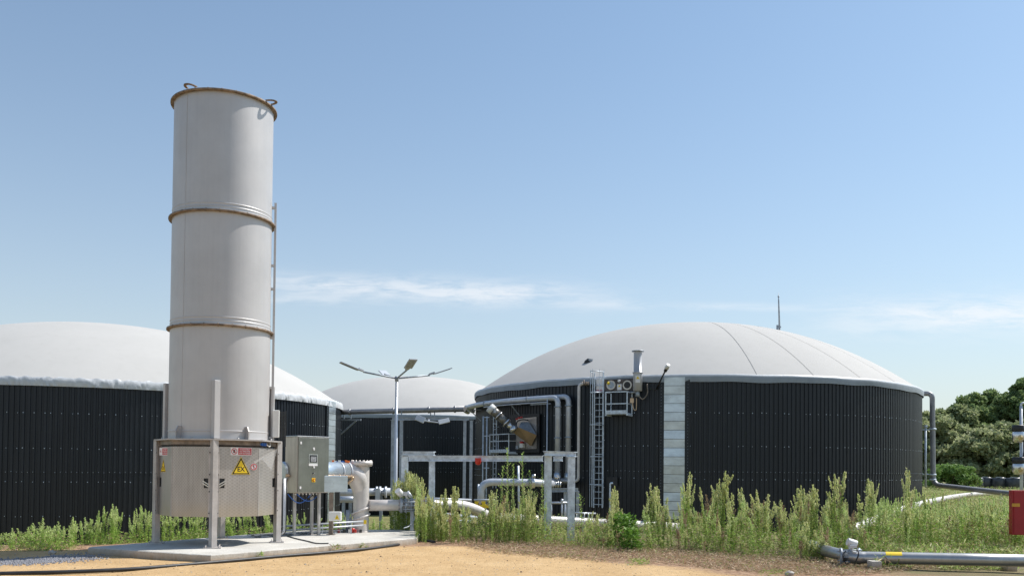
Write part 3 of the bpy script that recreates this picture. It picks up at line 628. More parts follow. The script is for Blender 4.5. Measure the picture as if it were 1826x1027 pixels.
# cable bundle dropping from the cabinet into a wire tray on the slab
m = MB()
for k in range(6):
    x_ = -.22 - .035 * k; a = cc0 + Fx * x_ + UPV * (cz0 + .35) - Fn * .1; b_ = cc0 + Fx * x_ - Fn * .1 + UPV * .24
    m.path(fillet([a, b_, b_ - Fx * .02 - Fn * .25 + UPV * -.03, b_ - Fn * .6 + Fx * .6 + UPV * -.03], .12), .012, 6, m=(1 if k in (1, 2) else 0))
one(m, 'cable_bundle', [black_m, pipe_m], 'bundle of black and grey cables dropping between the stack and the steel cabinet', 'cables', (cc0.x, cc0.y, .15))
m = MB(); a = PG(447, 953.5, .22); b_ = PG(650, 941.5, .22); T_ = (b_ - a).normalized(); n_ = T_.cross(UPV); Ln = (b_ - a).length
for off, dz in ((-.15, .0), (-.05, -.035), (.05, -.035), (.15, 0.)): m.bar(a + n_ * off + UPV * dz, b_ + n_ * off + UPV * dz, .01)
for k in range(int(Ln / .12)):
    p = a + T_ * (k * .12); m.bar(p + n_ * -.15, p + n_ * -.05 - UPV * .035, .007); m.bar(p + n_ * -.05 - UPV * .035, p + n_ * .05 - UPV * .035, .007); m.bar(p + n_ * .05 - UPV * .035, p + n_ * .15, .007)
for k in range(5): m.path([a.lerp(b_, (j + .3) / 14) + n_ * (-.08 + .035 * k + .012 * math.sin(j * 1.7 + k)) - UPV * (.02 - .01 * (k % 2)) for j in range(14)], .012, 6, m=1)
for k in range(8): p = a.lerp(b_, (k + .5) / 8); m.box(p - UPV * .055, (.04, .3, .03), (T_, n_, UPV))
one(m, 'wire_cable_tray', [dgalv_m, black_m], 'long wire cable tray lying along the back of the concrete slab', 'cable tray', (a.x, a.y, .15))
m = MB(); m.path(smoothpath([PG(u, v, .165) for u, v in ((512, 955), (530, 960), (548, 964), (565, 968), (586, 968))]), .013, 8)
one(m, 'loose_cable', black_m, 'short loose black cable lying on the slab in front of the cabinet posts', 'cable', PG(512, 955, .15))
# two conduit rails above the slab, right of the cabinet
for (pa, pb, lab) in (((500, 938, 22.3), (648, 929, 23.0), 'upper thin steel conduit running above the slab to the riser pipe'), ((500, 946, 22.2), (648, 936, 22.9), 'lower thin steel conduit running above the slab to the riser pipe')):
    m = MB(); a, b_ = P(*pa), P(*pb); m.tube(a, b_, .022, n=10)
    for k in (.15, .5, .85): p = a.lerp(b_, k); m.bar(p, Vector((p.x, p.y, .15)), .025)
    one(m, 'conduit', pipe_m, lab, 'conduit', Vector((a.x, a.y, .15)))
# junction box on its post
q = PG(590, 953, .15); m_ = thing('junction_box', 'small white junction box with yellow warning triangle on a brown post', 'junction box', q)
m = MB(); zt = P(590, 878, q.y).z; m.box(Vector((q.x, q.y, (zt + .15) / 2)), (.10, .08, zt - .15)); m.box(q + UPV * .008, (.2, .18, .014)); m.build('post', brown_m, m_)
m = MB(); c_ = P(597.5, 920, q.y - .1); m.box(c_, (.31, .13, .23)); jb = m.build('box', white_m, m_, bevel=.02)
m = MB(); c2 = c_ + Vector((.06, -.068, -.01)); m.slab([c2 + Vector((-.055, 0, -.06)), c2 + Vector((.055, 0, -.06)), c2 + Vector((0, 0, .06))], (0, -1, 0), .004); wt = m.build('warning_triangle', yellow_m, jb)
m = MB(); c2 = c2 + Vector((0, -.006, -.02)); m.box(c2, (.012, .002, .05)); m.build('symbol', signblack_m, jb)

# ------------------------------------------------------------------ riser pipe with insulated duct
rc = PG(643, 948, .15); rx, ry = rc.x, rc.y; rr_ = .205; zt = P(641, 829, ry).z
rp = thing('riser_pipe', 'stout pale steel riser pipe with flanged top at the end of the insulated duct', 'pipe', rc)
m = MB(); m.lathe((rx, ry, 0), [(rr_, .17), (rr_, zt)], 40); ob = m.build('standpipe', wpipe_m, rp)
m = MB(); m.lathe((rx, ry, zt), [(0, -.005), (rr_ + .08, -.005), (rr_ + .08, .045), (rr_ + .0801, .05), (rr_ + .08, .055), (rr_ + .08, .10), (0, .10)], 40)
for k in range(16): a = k * math.tau / 16; p = Vector((rx + math.cos(a) * (rr_ + .05), ry + math.sin(a) * (rr_ + .05), zt)); m.tube(p - UPV * .03, p + UPV * .13, .016, n=6)
m.build('top_flange', wpipe_m, rp)
m = MB(); m.lathe((rx, ry, 0), [(0, .17), (rr_ + .05, .17), (rr_ + .05, .152), (0, .152)], 32); m.build('foot_ring', wpipe_m, rp)
A_ = P(500, 842, 21.9); B_ = P(622, 842, ry - .15); dirD = (B_ - A_).normalized(); cD = P(640, 858, ry - .0)
m = MB(); m.path(smoothpath([B_ - dirD * .35, B_, P(634, 848, ry - .12), P(641, 866, ry - .02), P(643, 892, ry + .03)]), [.255] * 20 + [.25, .245, .24, .235, .23, .22, .21, .20, .19, .18, .17, .16, .15][:13], 28)
m.build('bend', wpipe_m, rp)
m = MB(); m.tube(A_, B_ - dirD * .1, .262, n=36)
for k in (.15, .5, .85, .97): p = A_.lerp(B_, k); m.tube(p - dirD * .02, p + dirD * .02, .270, n=36, m=1)
m.build('insulated_duct', [galv2_m, pipe_m], rp)
m = MB(); Z_ = UPV; n_ = dirD.cross(UPV).normalized(); c_ = P(560, 862, 22.1); c1 = P(613, 862, 22.6); m.bar(c_ , c1, .42, .40, hint=UPV); m.build('duct_box', galv2_m, rp, bevel=.01)
m = MB(); a = A_ + n_ * .27 + UPV * -.07; b_ = P(628, 850, ry - .45); m.tube(a, b_, .04, n=12); 
for k in range(7): p = a.lerp(b_, .3 + .1 * k); m.tube(p - dirD * .012, p + dirD * .012, .052, n=12)
m.path(fillet([b_, b_ + dirD * .02 - UPV * .05, P(612, 868, ry - .4)], .05), .035, 10)
m.build('heat_trace_pipe', tan_m, rp)
m = MB()
for k, (uu, mm) in enumerate(((594, 0), (598, 1), (601, 2), (605, 1), (610, 2), (614, 2), (617, 0), (621, 0))): p = P(uu, 822.5 + (k % 3), ry - .25); m.box(p, (.055, .05, .07), None, mm); m.tube(p, p - UPV * .1, .015, n=6, m=3)
m.build('fittings', [orange_m, white_m, blue_m, bright_m], rp)
m = MB()
for z0, z1 in ((.58, .82), (.42, .62)):
    m.path([Vector((rx + math.cos(a) * (rr_ + .02), ry + math.sin(a) * (rr_ + .02), z0 + (z1 - z0) * (a + math.pi) / math.pi)) for a in np.linspace(-math.pi, 0, 12)], .028, 8)
m.build('hose_wrap', wpipe_m, rp)
m = MB(); c_ = Vector((rx + .13, ry - .17, .42)); m.box(c_, (.09, .01, .10)); o = m.build('yellow_tag', yellow_m, rp)
m = MB(); m.tube(Vector((rx - .32, ry - .1, .15)), Vector((rx - .32, ry - .1, .72)), .05, n=12); m.lathe((rx - .15, ry - .32, .16), [(0, 0), (.05, 0), (.05, .11), (0, .11)], 12, m=1)
for k in range(5): m.box(Vector((rx - .5 + k * .14, ry - .35, .2)), (.06, .06, .08), None, (1, 2, 3, 1, 2)[k])
m.build('drain_valves', [dgalv_m, redb_m, dark_m, bright_m], rp)

# ------------------------------------------------------------------ low gas pipeline to the right of the riser
pts = [Vector((rx + .19, ry, P(657, 900.5, ry).z)), P(740, 900, 24.1), P(822, 900, 24.9), P(848, 908, 25.3), P(872, 921, 25.8), P(940, 925.5, 27.3), P(1042, 931, 28.2), P(1225, 941, 28.6)]
gp = thing('gas_pipeline', 'pale steel pipeline leaving the riser and dipping away through the weeds', 'pipe', Vector((pts[1].x, pts[1].y, 0)))
m = MB(); m.path(fillet(pts[:], .6), .145, 22); m.build('pipe', wpipe_m, gp)
m = MB()
for uu in (716, 724, 734, 742): p = P(uu, 900.5, 23.85 + (uu - 716) * .008); m.tube(p - Vector((.03, 0, 0)), p + Vector((.03, .005, 0)), .20, n=24); m.build('flange', dgalv_m, gp); m = MB()
for k in range(10): a = k * math.tau / 10; p = P(716, 900.5, 23.85) + Vector((0, math.cos(a) * .165, math.sin(a) * .165)); m.tube(p - Vector((.06, 0, 0)), p + Vector((.42, 0, 0)), .013, n=6)
m.build('bolts', dgalv_m, gp)
m = MB(); p = P(729, 893, 23.85); m.tube(p, P(722, 879, 23.8), .03, n=10); c_ = P(712.5, 878, 23.7); m.tube(c_ - Vector((.05, .06, -.06)), c_ + Vector((.05, .05, -.06)), .085, n=18); c_ = P(721, 880, 23.75); m.box(c_, (.16, .12, .10), None, 1); c_ = P(733, 886, 23.8); m.tube(c_, P(726, 876, 23.8), .05, n=12, m=1); m.build('actuator', [white_m, pipe_m], gp)
m = MB(); p = P(735, 908, 23.95); m.box(Vector((p.x, p.y, p.z / 2)), (.09, .09, p.z)); m.build('support', dgalv_m, gp)
for uu, yy in ((812, 24.85), (905, 26.7), (1040, 28.1), (1150, 28.4)): m = MB(); p = P(uu, 915, yy); m.box(Vector((p.x, p.y, (p.z - 1.3) / 2 - .1)), (.08, .08, p.z + 1.3)); m.build('support', dgalv_m, gp)
m = MB(); m.path(smoothpath([P(737, 890, 23.8), P(741, 905, 23.7), P(739, 925, 23.6), P(730, 937, 23.4), P(720, 941, 23.2)]), .013, 8); m.build('signal_cable', dgalv_m, gp)
# pipes beyond the duct
for (a, b_, r, lab) in (((606, 878, 31), (700, 876, 31.5), .13, 'upper grey pipe glimpsed behind the riser pipe'), ((606, 890, 30.5), (640, 890, 30.7), .11, 'lower grey pipe glimpsed behind the duct, left of the riser')):
    m = MB(); A1, B1 = P(*a), P(*b_); m.tube(A1, B1, r, n=18); 
    for k in (.2, .78): p = A1.lerp(B1, k); m.box(Vector((p.x, p.y, (p.z - 1.25) / 2)), (.1, .1, p.z + 1.2), None, 1)
    if a[0] == 606 and a[1] == 878:
        for uu in (672, 678, 688): p = P(uu, 877, 31.3); m.tube(p - Vector((.03, 0, 0)), p + Vector((.03, 0, 0)), .2, n=20)
        m.bar(P(674, 870, 31.2), P(674, 892, 31.2), .2, .16)
    one(m, 'steel_pipe', [pipe_m, dgalv_m], lab, 'pipe', Vector((A1.x, A1.y, gz(A1.x, A1.y))))

# ------------------------------------------------------------------ steel frames
def column(mb, u, v, Y, wd, ztop=None):
    p = P(u, v, Y); g_ = gz(p.x, p.y); mb.ibeam(Vector((p.x, p.y, g_ - .05)), Vector((p.x, p.y, p.z if ztop is None else ztop)), wd, wd, .014, hint=(0, 1, 0))
    mb.box(Vector((p.x, p.y, p.z + .008 if ztop is None else ztop + .008)), (wd + .05, wd + .05, .014))
fr = thing('steel_portal', 'low galvanised portal frame with long cross beam standing among the weeds', 'steel frame', Vector((P(977, 900, 23.6).x, 23.6, 0)))
for (u, v, Y, wd) in ((770.5, 823, 24.2, .15), (977.5, 807, 23.6, .19), (1019, 815, 23.0, .185), (722, 814, 24.6, .17)):
    m = MB(); column(m, u, v, Y, wd); m.build('column', galv_m, fr)
m = MB(); m.ibeam(P(729, 817, 24.4), P(968, 817.5, 23.75), .15, .155, .014); m.ibeam(P(987, 818, 23.7), P(1003, 818, 23.65), .15, .12, .014); m.build('cross_beam', galv_m, fr)
m = MB(); m.ibeam(P(971, 808, 23.5), P(1027, 809.5, 22.95), .16, .125, .014); m.ibeam(P(718, 808, 24.5), P(775, 808.5, 24.15), .16, .11, .014)
m.build('top_beam', galv_m, fr)
m = MB(); c_ = P(852.5, 822, 23.9); m.lathe(c_, [(0, -.10), (.05, -.09), (.075, -.05), (.085, 0), (.085, .03)], 16); m.lathe(c_, [(.085, .03), (.05, .05), (.03, .08), (0, .08)], 16); m.box(c_ + Vector((0, -.02, .06)), (.16, .1, .05))
one(m, 'beacon_light', redb_m, 'small red beacon fixed to the long cross beam', 'beacon', c_)
f2 = thing('tall_pipe_rack', 'taller slim galvanised rack of paired columns behind the street lamp', 'steel frame', Vector((P(765, 800, 31).x, 31, gz(-3, 31))))
for (u, v, Y, wd) in ((701, 749, 31, .11), (716, 750, 31, .11), (829, 750, 31.4, .10), (840.5, 750, 32.2, .10)):
    m = MB(); column(m, u, v, Y, wd); m.build('column', dgalv_m, f2)
m = MB(); m.ibeam(P(699, 746.5, 31), P(836, 746.5, 31.4), .1, .10, .012); m.build('cross_beam', dgalv_m, f2)

# ------------------------------------------------------------------ street lamps
def street_lamp(base, ztop, rot, label, sc=1.):
    t_ = thing('street_lamp', label, 'street lamp', base)
    m = MB(); top = Vector((base.x, base.y, ztop)); m.path([base, base + UPV * 1.2, top], [.075, .07, .045], 16); m.lathe(base, [(.16, .0), (.16, .02), (.0, .02)], 16); m.build('pole', pipe_m, t_)
    m = MB(); m.tube(top - UPV * .12, top + UPV * .04, .06, n=14); m.build('bracket', dgalv_m, t_)
    for k in range(4):
        a = rot + k * math.pi / 2; d_ = Vector((math.cos(a), math.sin(a), 0)); s_ = Vector((-d_.y, d_.x, 0)); e = top + d_ * 1.12 * sc + UPV * .13 * sc
        m = MB(); m.tube(top + UPV * -.03, e, .028, n=10); ar = m.build('arm', dgalv_m, t_)
        dt = (d_ + UPV * .36).normalized(); nn = s_.cross(dt)
        m = MB(); c0 = e + dt * .14; m.slab([c0 - dt * .16 - s_ * .04, c0 + dt * .02 - s_ * .10, c0 + dt * .02 + s_ * .10, c0 - dt * .16 + s_ * .04], UPV, .07)
        c1_ = c0 + dt * .34; m.box(c1_, (.64 * sc, .27, .035), (dt, s_, nn)); hd = m.build('lamp_head', [lampw_m], t_, bevel=.008)
        m = MB(); m.box(c1_ + nn * (-.02 if nn.z > 0 else .02), (.5 * sc, .20, .012), (dt, s_, nn)); m.build('lens', glass_m, hd)
    return t_
pl = P(707.6, 673, 29.5); r0 = math.atan2(-.39, -.92)
street_lamp(Vector((pl.x, 29.5, gz(pl.x, 29.5))), pl.z, r0, 'grey street lamp with four splayed flat heads rising behind the weeds')
tw = thing('twin_floodlight', 'pale twin headed floodlight hanging under the beam of the tall rack', 'floodlight', P(765, 751, 30.8))
m = MB(); m.path(smoothpath([P(757, 750, 30.8), P(775, 752.5, 30.75), P(792, 753.5, 30.7)]), .022, 8); m.bar(P(765, 748, 30.9), P(765, 752, 30.8), .04); m.build('arm', lampw_m, tw)
for (a_, b_, wv_) in (((742, 743.5, 30.8), (757, 750, 30.75), .2), ((782, 753, 30.6), (801, 748.5, 30.7), .16)):
    m = MB(); m.bar(P(*a_), P(*b_), wv_, .05, hint=(0, -1, .35)); m.build('lamp_head', lampw_m, tw, bevel=.008)

# ------------------------------------------------------------------ pipe linking the tanks and pipes on the right tank
lp = thing('overhead_pipe', 'long grey overhead pipe bridging the gap between left and right tanks', 'pipe', P(730, 732, 49))
a, b_ = P(598, 735, 51.4), P(829, 729, 47.0); m = MB(); m.tube(a, b_, .145, n=20)
for k in (.12, .47, .74, .93): p = a.lerp(b_, k); m.tube(p - Vector((.05, 0, 0)), p + Vector((.05, 0, 0)), .18, n=20)
m.build('pipe', grey_m, lp)
m = MB(); m.bar(a - UPV * .42, a + Vector((1.5, -.2, -.42)), .10); m.bar(a + Vector((.2, 0, -1.35)), a + Vector((1.2, -.1, -.47)), .08); m.bar(a + Vector((.9, 0, -.42)), a + Vector((.9, 0, -.12)), .06); m.bar(a + Vector((.5, 0, -.42)), a + Vector((.5, 0, -.12)), .06); m.build('wall_bracket', dgalv_m, lp)
m = MB(); a1 = P(755, 742, 48.5)
for uu in (716, 768, 775): p = P(uu, 733, 48.8); m.bar(p, p - UPV * .4, .05)
m.build('hanger', dgalv_m, lp)
def tank_pipe(label, off, r, u_end, v_top, v_bot, name='wall_pipe', extra=None):
    zc = hit(RT, u_end, v_top, off).z; e = hit(RT, u_end, v_top, off); a1_ = math.atan2(e.y - RT['cy'], e.x - RT['cx']); a0 = math.radians(-180) - .12
    R_ = RT['R'] + off; pts = [Vector((RT['cx'] + R_ * math.cos(a), RT['cy'] + R_ * math.sin(a), zc)) for a in np.linspace(a0, a1_, 22)]
    zb = hit(RT, u_end, v_bot, off).z; pts.append(Vector((pts[-1].x, pts[-1].y, zb))); path = pts[:-2] + fillet(pts[-3:], .34, 8)[1:]
    t_ = thing(name, label, 'pipe', Vector((e.x, e.y, zb))); m = MB(); m.path(path, r, 20); m.build('pipe', pipe_m, t_)
    for k in (6, 12, 18):
        m = MB(); p = pts[k]; d_ = (pts[k + 1] - pts[k - 1]).normalized(); m.tube(p - d_ * .035, p + d_ * .035, r + .025, n=20); m.build('flange', dgalv_m, t_)
    for z in (zc - .42, (zc + zb) / 2): m = MB(); m.tube(Vector((e.x, e.y, z - .03)), Vector((e.x, e.y, z + .03)), r + .04, n=20); m.build('flange', dgalv_m, t_)
    return t_, e, zb, pts
t1, e1, zb1, pts1 = tank_pipe('front one of two silver pipes curving round the right tank and turning down', .62, .125, 995, 709, 853)
t2, e2, zb2, pts2 = tank_pipe('rear one of two silver pipes on the right tank, nearer the caged ladder', .32, .125, 1014, 707, 853)
m = MB()
for k in (8, 16):
    p = pts1[k]; T_, n_, _ = tfr(RT, p); m.bar(p - UPV * .16, p - n_ * .6 - UPV * .16, .05); m.bar(p - UPV * .2, p - n_ * .58 - UPV * .75, .045)
p = pts1[-3]; T_, n_, _ = tfr(RT, p); m.bar(p - UPV * .25 - T_ * 1., p - UPV * .25 + T_ * .2, .05); m.build('wall_bracket', dgalv_m, t1)
m = MB(); a = hit(RT, 858, 724, .9); 
R_ = RT['R'] + .75; a0 = math.atan2(a.y - RT['cy'], a.x - RT['cx']); q = hit(RT, 976, 717, .75); a1_ = math.atan2(q.y - RT['cy'], q.x - RT['cx'])
arc = [Vector((RT['cx'] + R_ * math.cos(x_), RT['cy'] + R_ * math.sin(x_), q.z)) for x_ in np.linspace(a0, a1_, 14)]
m.path(arc, .028, 8); p = arc[-1]; m.tube(p + UPV * .12, Vector((p.x, p.y, -2.)), .03, n=8); one(m, 'thin_drain_pipe', pipe_m, 'thin pale pipe running under the two silver pipes and down the wall', 'pipe', p - UPV * 6)
# manifold at the feet of the two pipes
mf = thing('pipe_manifold', 'horizontal grey manifold pipe joining the two descending silver pipes', 'pipe', Vector((e1.x, e1.y, -1.2)))
m = MB(); zc = zb1 - .12; A1 = P(930, 861, 37.4); B1 = Vector((e2.x + .25, e2.y - .1, zc)); m.path([A1, Vector((e1.x, e1.y, zc)), B1], .15, 18)
for (p, q) in ((e1, zb1), (e2, zb2)): m.tube(Vector((p.x, p.y, q + .25)), Vector((p.x, p.y, q - .1)), .16, n=18, m=1)
m.build('pipe', [grey_m, galv2_m], mf)
m = MB(); c_ = P(990, 853, 37); m.tube(c_, c_ + Vector((.12, -.05, .1)), .09, n=14); c_ = P(996, 862, 36.8)
for k in range(4): m.tube(P(986 + 4 * k, 864, 36.9), P(988 + 4 * k, 864, 36.9), .16 - .02 * (k % 2), n=14)
m.build('valve', bright_m, mf)
# slender vertical pipe next to the ladder
ep = hit(RT, 1032.5, 684, .35); zb = hit(RT, 1032.5, 858, .35).z; tp = thing('slender_pipe', 'slender pale downpipe just left of the caged ladder', 'pipe', Vector((ep.x, ep.y, zb)))
T_, n_, _ = tfr(RT, ep); m = MB(); m.path(fillet([ep + T_ * .42 - n_ * .2, ep, Vector((ep.x, ep.y, zb)), Vector((ep.x, ep.y, zb)) - T_ * .8 + n_ * .2], .2), .07, 14); m.build('pipe', wpipe_m, tp)
m = MB(); 
for k in range(4): m.tube(ep + T_ * (.10 + .1 * k) - n_ * .1, ep + T_ * (.15 + .1 * k) - n_ * .1, .10 - .02 * (k % 2), n=12)
m.tube(ep + T_ * .25, ep + T_ * .25 + UPV * .15, .03, n=8); m.build('shut_off_valve', brown_m, tp)

# ------------------------------------------------------------------ ladders and platforms
def ladder(label, u, vt, vb, hoops, wd=.42, cage=True, off=.18, zlow=None):
    p = hit(RT, u, vt, off); T_, n_, _ = tfr(RT, p); zt = p.z; zb = hit(RT, u, vb, off).z if zlow is None else zlow; base = Vector((p.x, p.y, zb))
    t_ = thing('cage_ladder' if cage else 'access_ladder', label, 'ladder', base)
    for s_ in (-1, 1): m = MB(); m.bar(base + T_ * s_ * wd / 2, base + T_ * s_ * wd / 2 + UPV * (zt - zb), .05, .03, hint=n_); m.build('stringer', galv_m, t_)
    z = zb + .15
    while z < zt - .05: m = MB(); m.tube(base + T_ * wd / 2 + UPV * (z - zb), base - T_ * wd / 2 + UPV * (z - zb), .017, n=6); m.build('rung', galv_m, t_); z += .28
    if cage:
        def hp(z, k, n=10): a = math.pi * k / n; return Vector((base.x, base.y, z)) + T_ * math.cos(a) * (wd / 2 + .06) + n_ * (.05 + math.sin(a) * .62)
        for vv in hoops: z = hit(RT, u, vv, off).z; m = MB(); m.path([hp(z, k) for k in range(11)], .02, 6); m.build('cage_hoop', galv_m, t_)
        z0_ = hit(RT, u, hoops[-1] + 40, off).z
        for k in (0, 2, 5, 8, 10): m = MB(); m.bar(hp(z0_, k), hp(zt + (.1 if k not in (0,) else .1), k), .036, .016); m.build('cage_bar', galv_m, t_)
    m = MB()
    for f_ in (.15, .5, .85): 
        for s_ in (-1, 1): q = base + UPV * (zt - zb) * f_ + T_ * s_ * wd / 2; m.bar(q, q - n_ * off, .03)
    m.build('wall_stay', galv_m, t_); return t_, p, T_, n_
lad, lp_, lT, ln = ladder('tall galvanised ladder with safety cage up the right tank wall', 1068, 664, 905, (664, 701, 758, 814, 863), off=.2)
# signboard in the cage
m = MB(); c_ = lp_ + UPV * (hit(RT, 1068, 688, .2).z - lp_.z) - ln * .1; m.box(c_ + UPV * .1, (.34, .02, .55), (lT, ln, UPV)); m.box(c_ - UPV * .22, (.34, .021, .14), (lT, ln, UPV), 1)
one(m, 'ladder_notice', [signwhite_m, pmat('pink_print', (.55, .30, .32), .5)], 'small pale notice board behind the top of the caged ladder', 'notice', c_)
def platform(label, u0_, u1_, vt, vm, vb, off0=.05, dep=.7, nposts=2):
    a, b_ = hit(RT, u0_, vb, off0 + dep), hit(RT, u1_, vb, off0 + dep); T_, n_, _ = tfr(RT, (a + b_) / 2); zt = hit(RT, u0_, vt, off0 + dep).z; zm = hit(RT, u0_, vm, off0 + dep).z; zb = (a.z + b_.z) / 2
    a.z = b_.z = zb; t_ = thing('wall_platform', label, 'platform', (a + b_) / 2); m = MB(); c_ = (a + b_) / 2 - n_ * dep / 2; wd = (b_ - a).length; Tx = (b_ - a).normalized()
    m.box(c_, (wd, dep, .05), (T_, n_, UPV)); m.box((a + b_) / 2 + UPV * .07, (wd, .012, .14), (T_, n_, UPV)); m.build('deck', galv_m, t_)
    m = MB(); rows_ = [zt, zm]
    for q in (a, b_, a - n_ * dep, b_ - n_ * dep): m.bar(q, Vector((q.x, q.y, zt)), .045)
    for z in rows_:
        up_ = Vector((0, 0, z - zb)); m.bar(a + up_, b_ + up_, .045); m.bar(a + up_, a - n_ * dep + up_, .04); m.bar(b_ + up_, b_ - n_ * dep + up_, .04)
    m.build('guard_rail', galv_m, t_)
    m = MB()
    for q in (a, b_): m.bar(q - UPV * .06, q - n_ * dep - UPV * .06, .07)
    m.build('bracket', galv_m, t_); return t_
platform('small galvanised wall platform with guard rail right of the caged ladder', 1080, 1118, 699, 720, 737)
platform('small galvanised platform with guard rail left of the steel mixer window', 873, 907, 775, 787, 806, .05, .5)
ladder('narrow plain ladder up the wall beside the steel mixer window', 883, 742, 870, (), .34, False, .15)
m = MB()
for uu in (862, 868.5): p = hit(RT, uu, 742, .8); m.tube(p, Vector((p.x, p.y, -2.)), .035, n=10)
for vv in (744, 777, 834): m.tube(hit(RT, 862, vv, .8), hit(RT, 872, vv, .8), .022, n=8)
p = hit(RT, 862, 800, .8); one(m, 'scaffold_post_pair', galv_m, 'pair of slim galvanised posts left of the plain ladder', 'posts', Vector((p.x, p.y, -1.2)))

# ------------------------------------------------------------------ mixer window, hood and motor
wc = hit(RT, 939, 771, .04); T_, n_, _ = tfr(RT, wc); mw = thing('mixer_drive', 'steel window plate with tan-reflecting hood and slanting grey motor on the right tank', 'mixer', wc)
def wq(u, v, off): return PP(u, v, wc + n_ * off, n_)
m = MB(); m.slab([wq(u, v, .02) for u, v in ((911, 740), (963, 737), (963, 806), (911, 808))][::-1], n_, .05); m.build('dark_frame', black_m, mw)
m = MB(); m.slab([wq(u, v, .075) for u, v in ((921, 747), (957.5, 743), (957.5, 800), (921, 801))][::-1], n_, .03); m.build('window_plate', steel_m, mw)
m = MB(); A = [wq(917, 768, .9), wq(925, 762, .75), wq(957, 775, .16), wq(947, 795, .16)]; Bq = [wq(921, 758, .5), wq(946, 750, .12)]
m.slab([wq(915, 770, .85), wq(925, 761.5, .85), wq(957.5, 775.5, .18), wq(947, 795, .18)][::-1], n_, .02)
m.build('hood', tan_m, mw)  # tan reflection on the steel is put into the hood colour
m = MB(); m.add([wq(925, 761.5, .84), wq(957.5, 775.5, .17), wq(943, 752, .14), wq(929, 752.5, .3), wq(915, 770, .84), wq(947, 795, .17), wq(922, 770, .14)], [(0, 1, 2, 3), (0, 4, 6, 3), (4, 5, 6), (1, 5, 6, 2), (0, 3, 6)]); m.build('hood_side', dgalv_m, mw)
def mq(s_, o=0.): a, b_ = wq(918, 767, .9), hit(RT, 874, 727, 1.7); return a.lerp(b_, s_)
m = MB(); m.tube(mq(-.02), mq(.10), .20, n=18); m.tube(mq(.10), mq(.3), .14, n=18); m.tube(mq(.3), mq(.34), .24, n=18); m.build('gearbox', bright_m, mw)
m = MB(); m.tube(mq(.34), mq(.62), .19, n=20); m.tube(mq(.62), mq(.65), .24, n=20, m=1); m.tube(mq(.65), mq(.93), .21, n=20); 
for k in range(10): pass
m.build('motor', [pmat('motor_grey', (.20, .19, .17), .4, .5), bright_m], mw)
m = MB(); m.tube(mq(.86), mq(1.02), .23, n=20); m.build('fan_cover', white_m, mw)
m = MB(); c_ = mq(.76) + UPV * .1; m.box(c_ + n_ * .16, (.3, .12, .2), (T_, n_, UPV)); m.build('terminal_box', dgalv_m, mw)
m = MB()
for uu, vv in ((920, 747), (924, 745), (928, 744)): p = wq(uu, vv, .5); m.tube(p, p + T_ * .12, .04, n=8)
m.path(smoothpath([wq(921, 765, .7), wq(922, 752, .5), wq(932, 748, .3), wq(942, 749, .2)]), .03, 8, m=1); m.build('hoses', [redb_m, black_m], mw)
m = MB(); c_ = wq(931, 794, .2); m.box(c_, (.24, .14, .2), (T_, n_, UPV)); m.box(c_ + UPV * .15 + T_ * -.03, (.18, .1, .1), (T_, n_, UPV), 1); m.box(wq(923, 797, .2), (.18, .1, .16), (T_, n_, UPV), 2); m.build('valve_box', [white_m, redb_m, dgalv_m], mw)

# ------------------------------------------------------------------ instruments at the top of the right tank
pc = hit(RT, 1104, 685, .12); T_, n_, _ = tfr(RT, pc); ip = thing('instrument_panel', 'dark instrument panel with two round ports above the wall platform', 'instrument panel', pc)
def iq(u, v, off): return PP(u, v, pc + n_ * off, n_)
m = MB(); m.slab([iq(u, v, -.08) for u, v in ((1078, 677), (1131, 675), (1131, 696), (1078, 697))][::-1], n_, .12); m.build('back_plate', pmat('bluish_brown', (.10, .085, .08), .5, .3, .3, 6), ip)
for uu in (1090, 1119):
    c_ = iq(uu, 686.5, .04); m = MB(); m.tube(c_, c_ + n_ * .05, .21, n=28); m.tube(c_ + n_ * .05, c_ + n_ * .055, .15, n=24, m=1 if uu == 1119 else 2); m.build('round_port', [steel_m, black_m, dgalv_m], ip)
m = MB(); c_ = iq(1085, 683, .1); m.lathe(c_, [(0, .08), (.05, .07), (.075, 0), (.0, 0)], 14, axis=n_); m.build('yellow_cap', yellow_m, ip)
m = MB(); c_ = iq(1104.5, 690, .05); m.box(c_, (.2, .02, .26), (T_, n_, UPV)); o = m.build('notice', signwhite_m, ip); m = MB(); m.slab([c_ + n_ * .012 + T_ * -.06 + UPV * .01, c_ + n_ * .012 + T_ * .06 + UPV * .01, c_ + n_ * .012 + UPV * .11], n_, .004); m.build('warning_triangle', yellow_m, o)
m = MB(); c_ = iq(1104.5, 679, .05); m.tube(c_, c_ + n_ * .08, .06, n=12); m.build('gauge', signwhite_m, ip)
vp = hit(RT, 1137, 697, .42); vt_ = hit(RT, 1137, 627, .42); vs = thing('vent_stack', 'white gas vent tube with flat flange on the rim of the right tank', 'vent', vp); vv_ = Vector((vp.x, vp.y, 0))
m = MB(); zb, zt, zm = vp.z, vt_.z, hit(RT, 1137, 665, .42).z; m.lathe(vv_, [(.0, zb), (.20, zb), (.20, zm)], 28); m.lathe(vv_, [(.20, zm), (.235, zm), (.235, zm + .03), (.18, zm + .03), (.18, zt)], 28); m.build('tube', pmat('vent_grey', (.46, .46, .48), .4, .1, .03), vs)
m = MB(); m.lathe(vv_, [(.0, zt), (.27, zt), (.27, zt + .04), (0, zt + .04)], 28); m.build('top_flange', dgalv_m, vs)
m = MB(); T_, n_, _ = tfr(RT, vp); dv = Vector((-.12, -1, 0)).normalized(); dT = Vector((-dv.y, dv.x, 0)); c_ = vv_ + dv * .205 + UPV * (zm - .28); m.box(c_, (.2, .012, .32), (dT, dv, UPV)); o = m.build('label_plate', signwhite_m, vs)
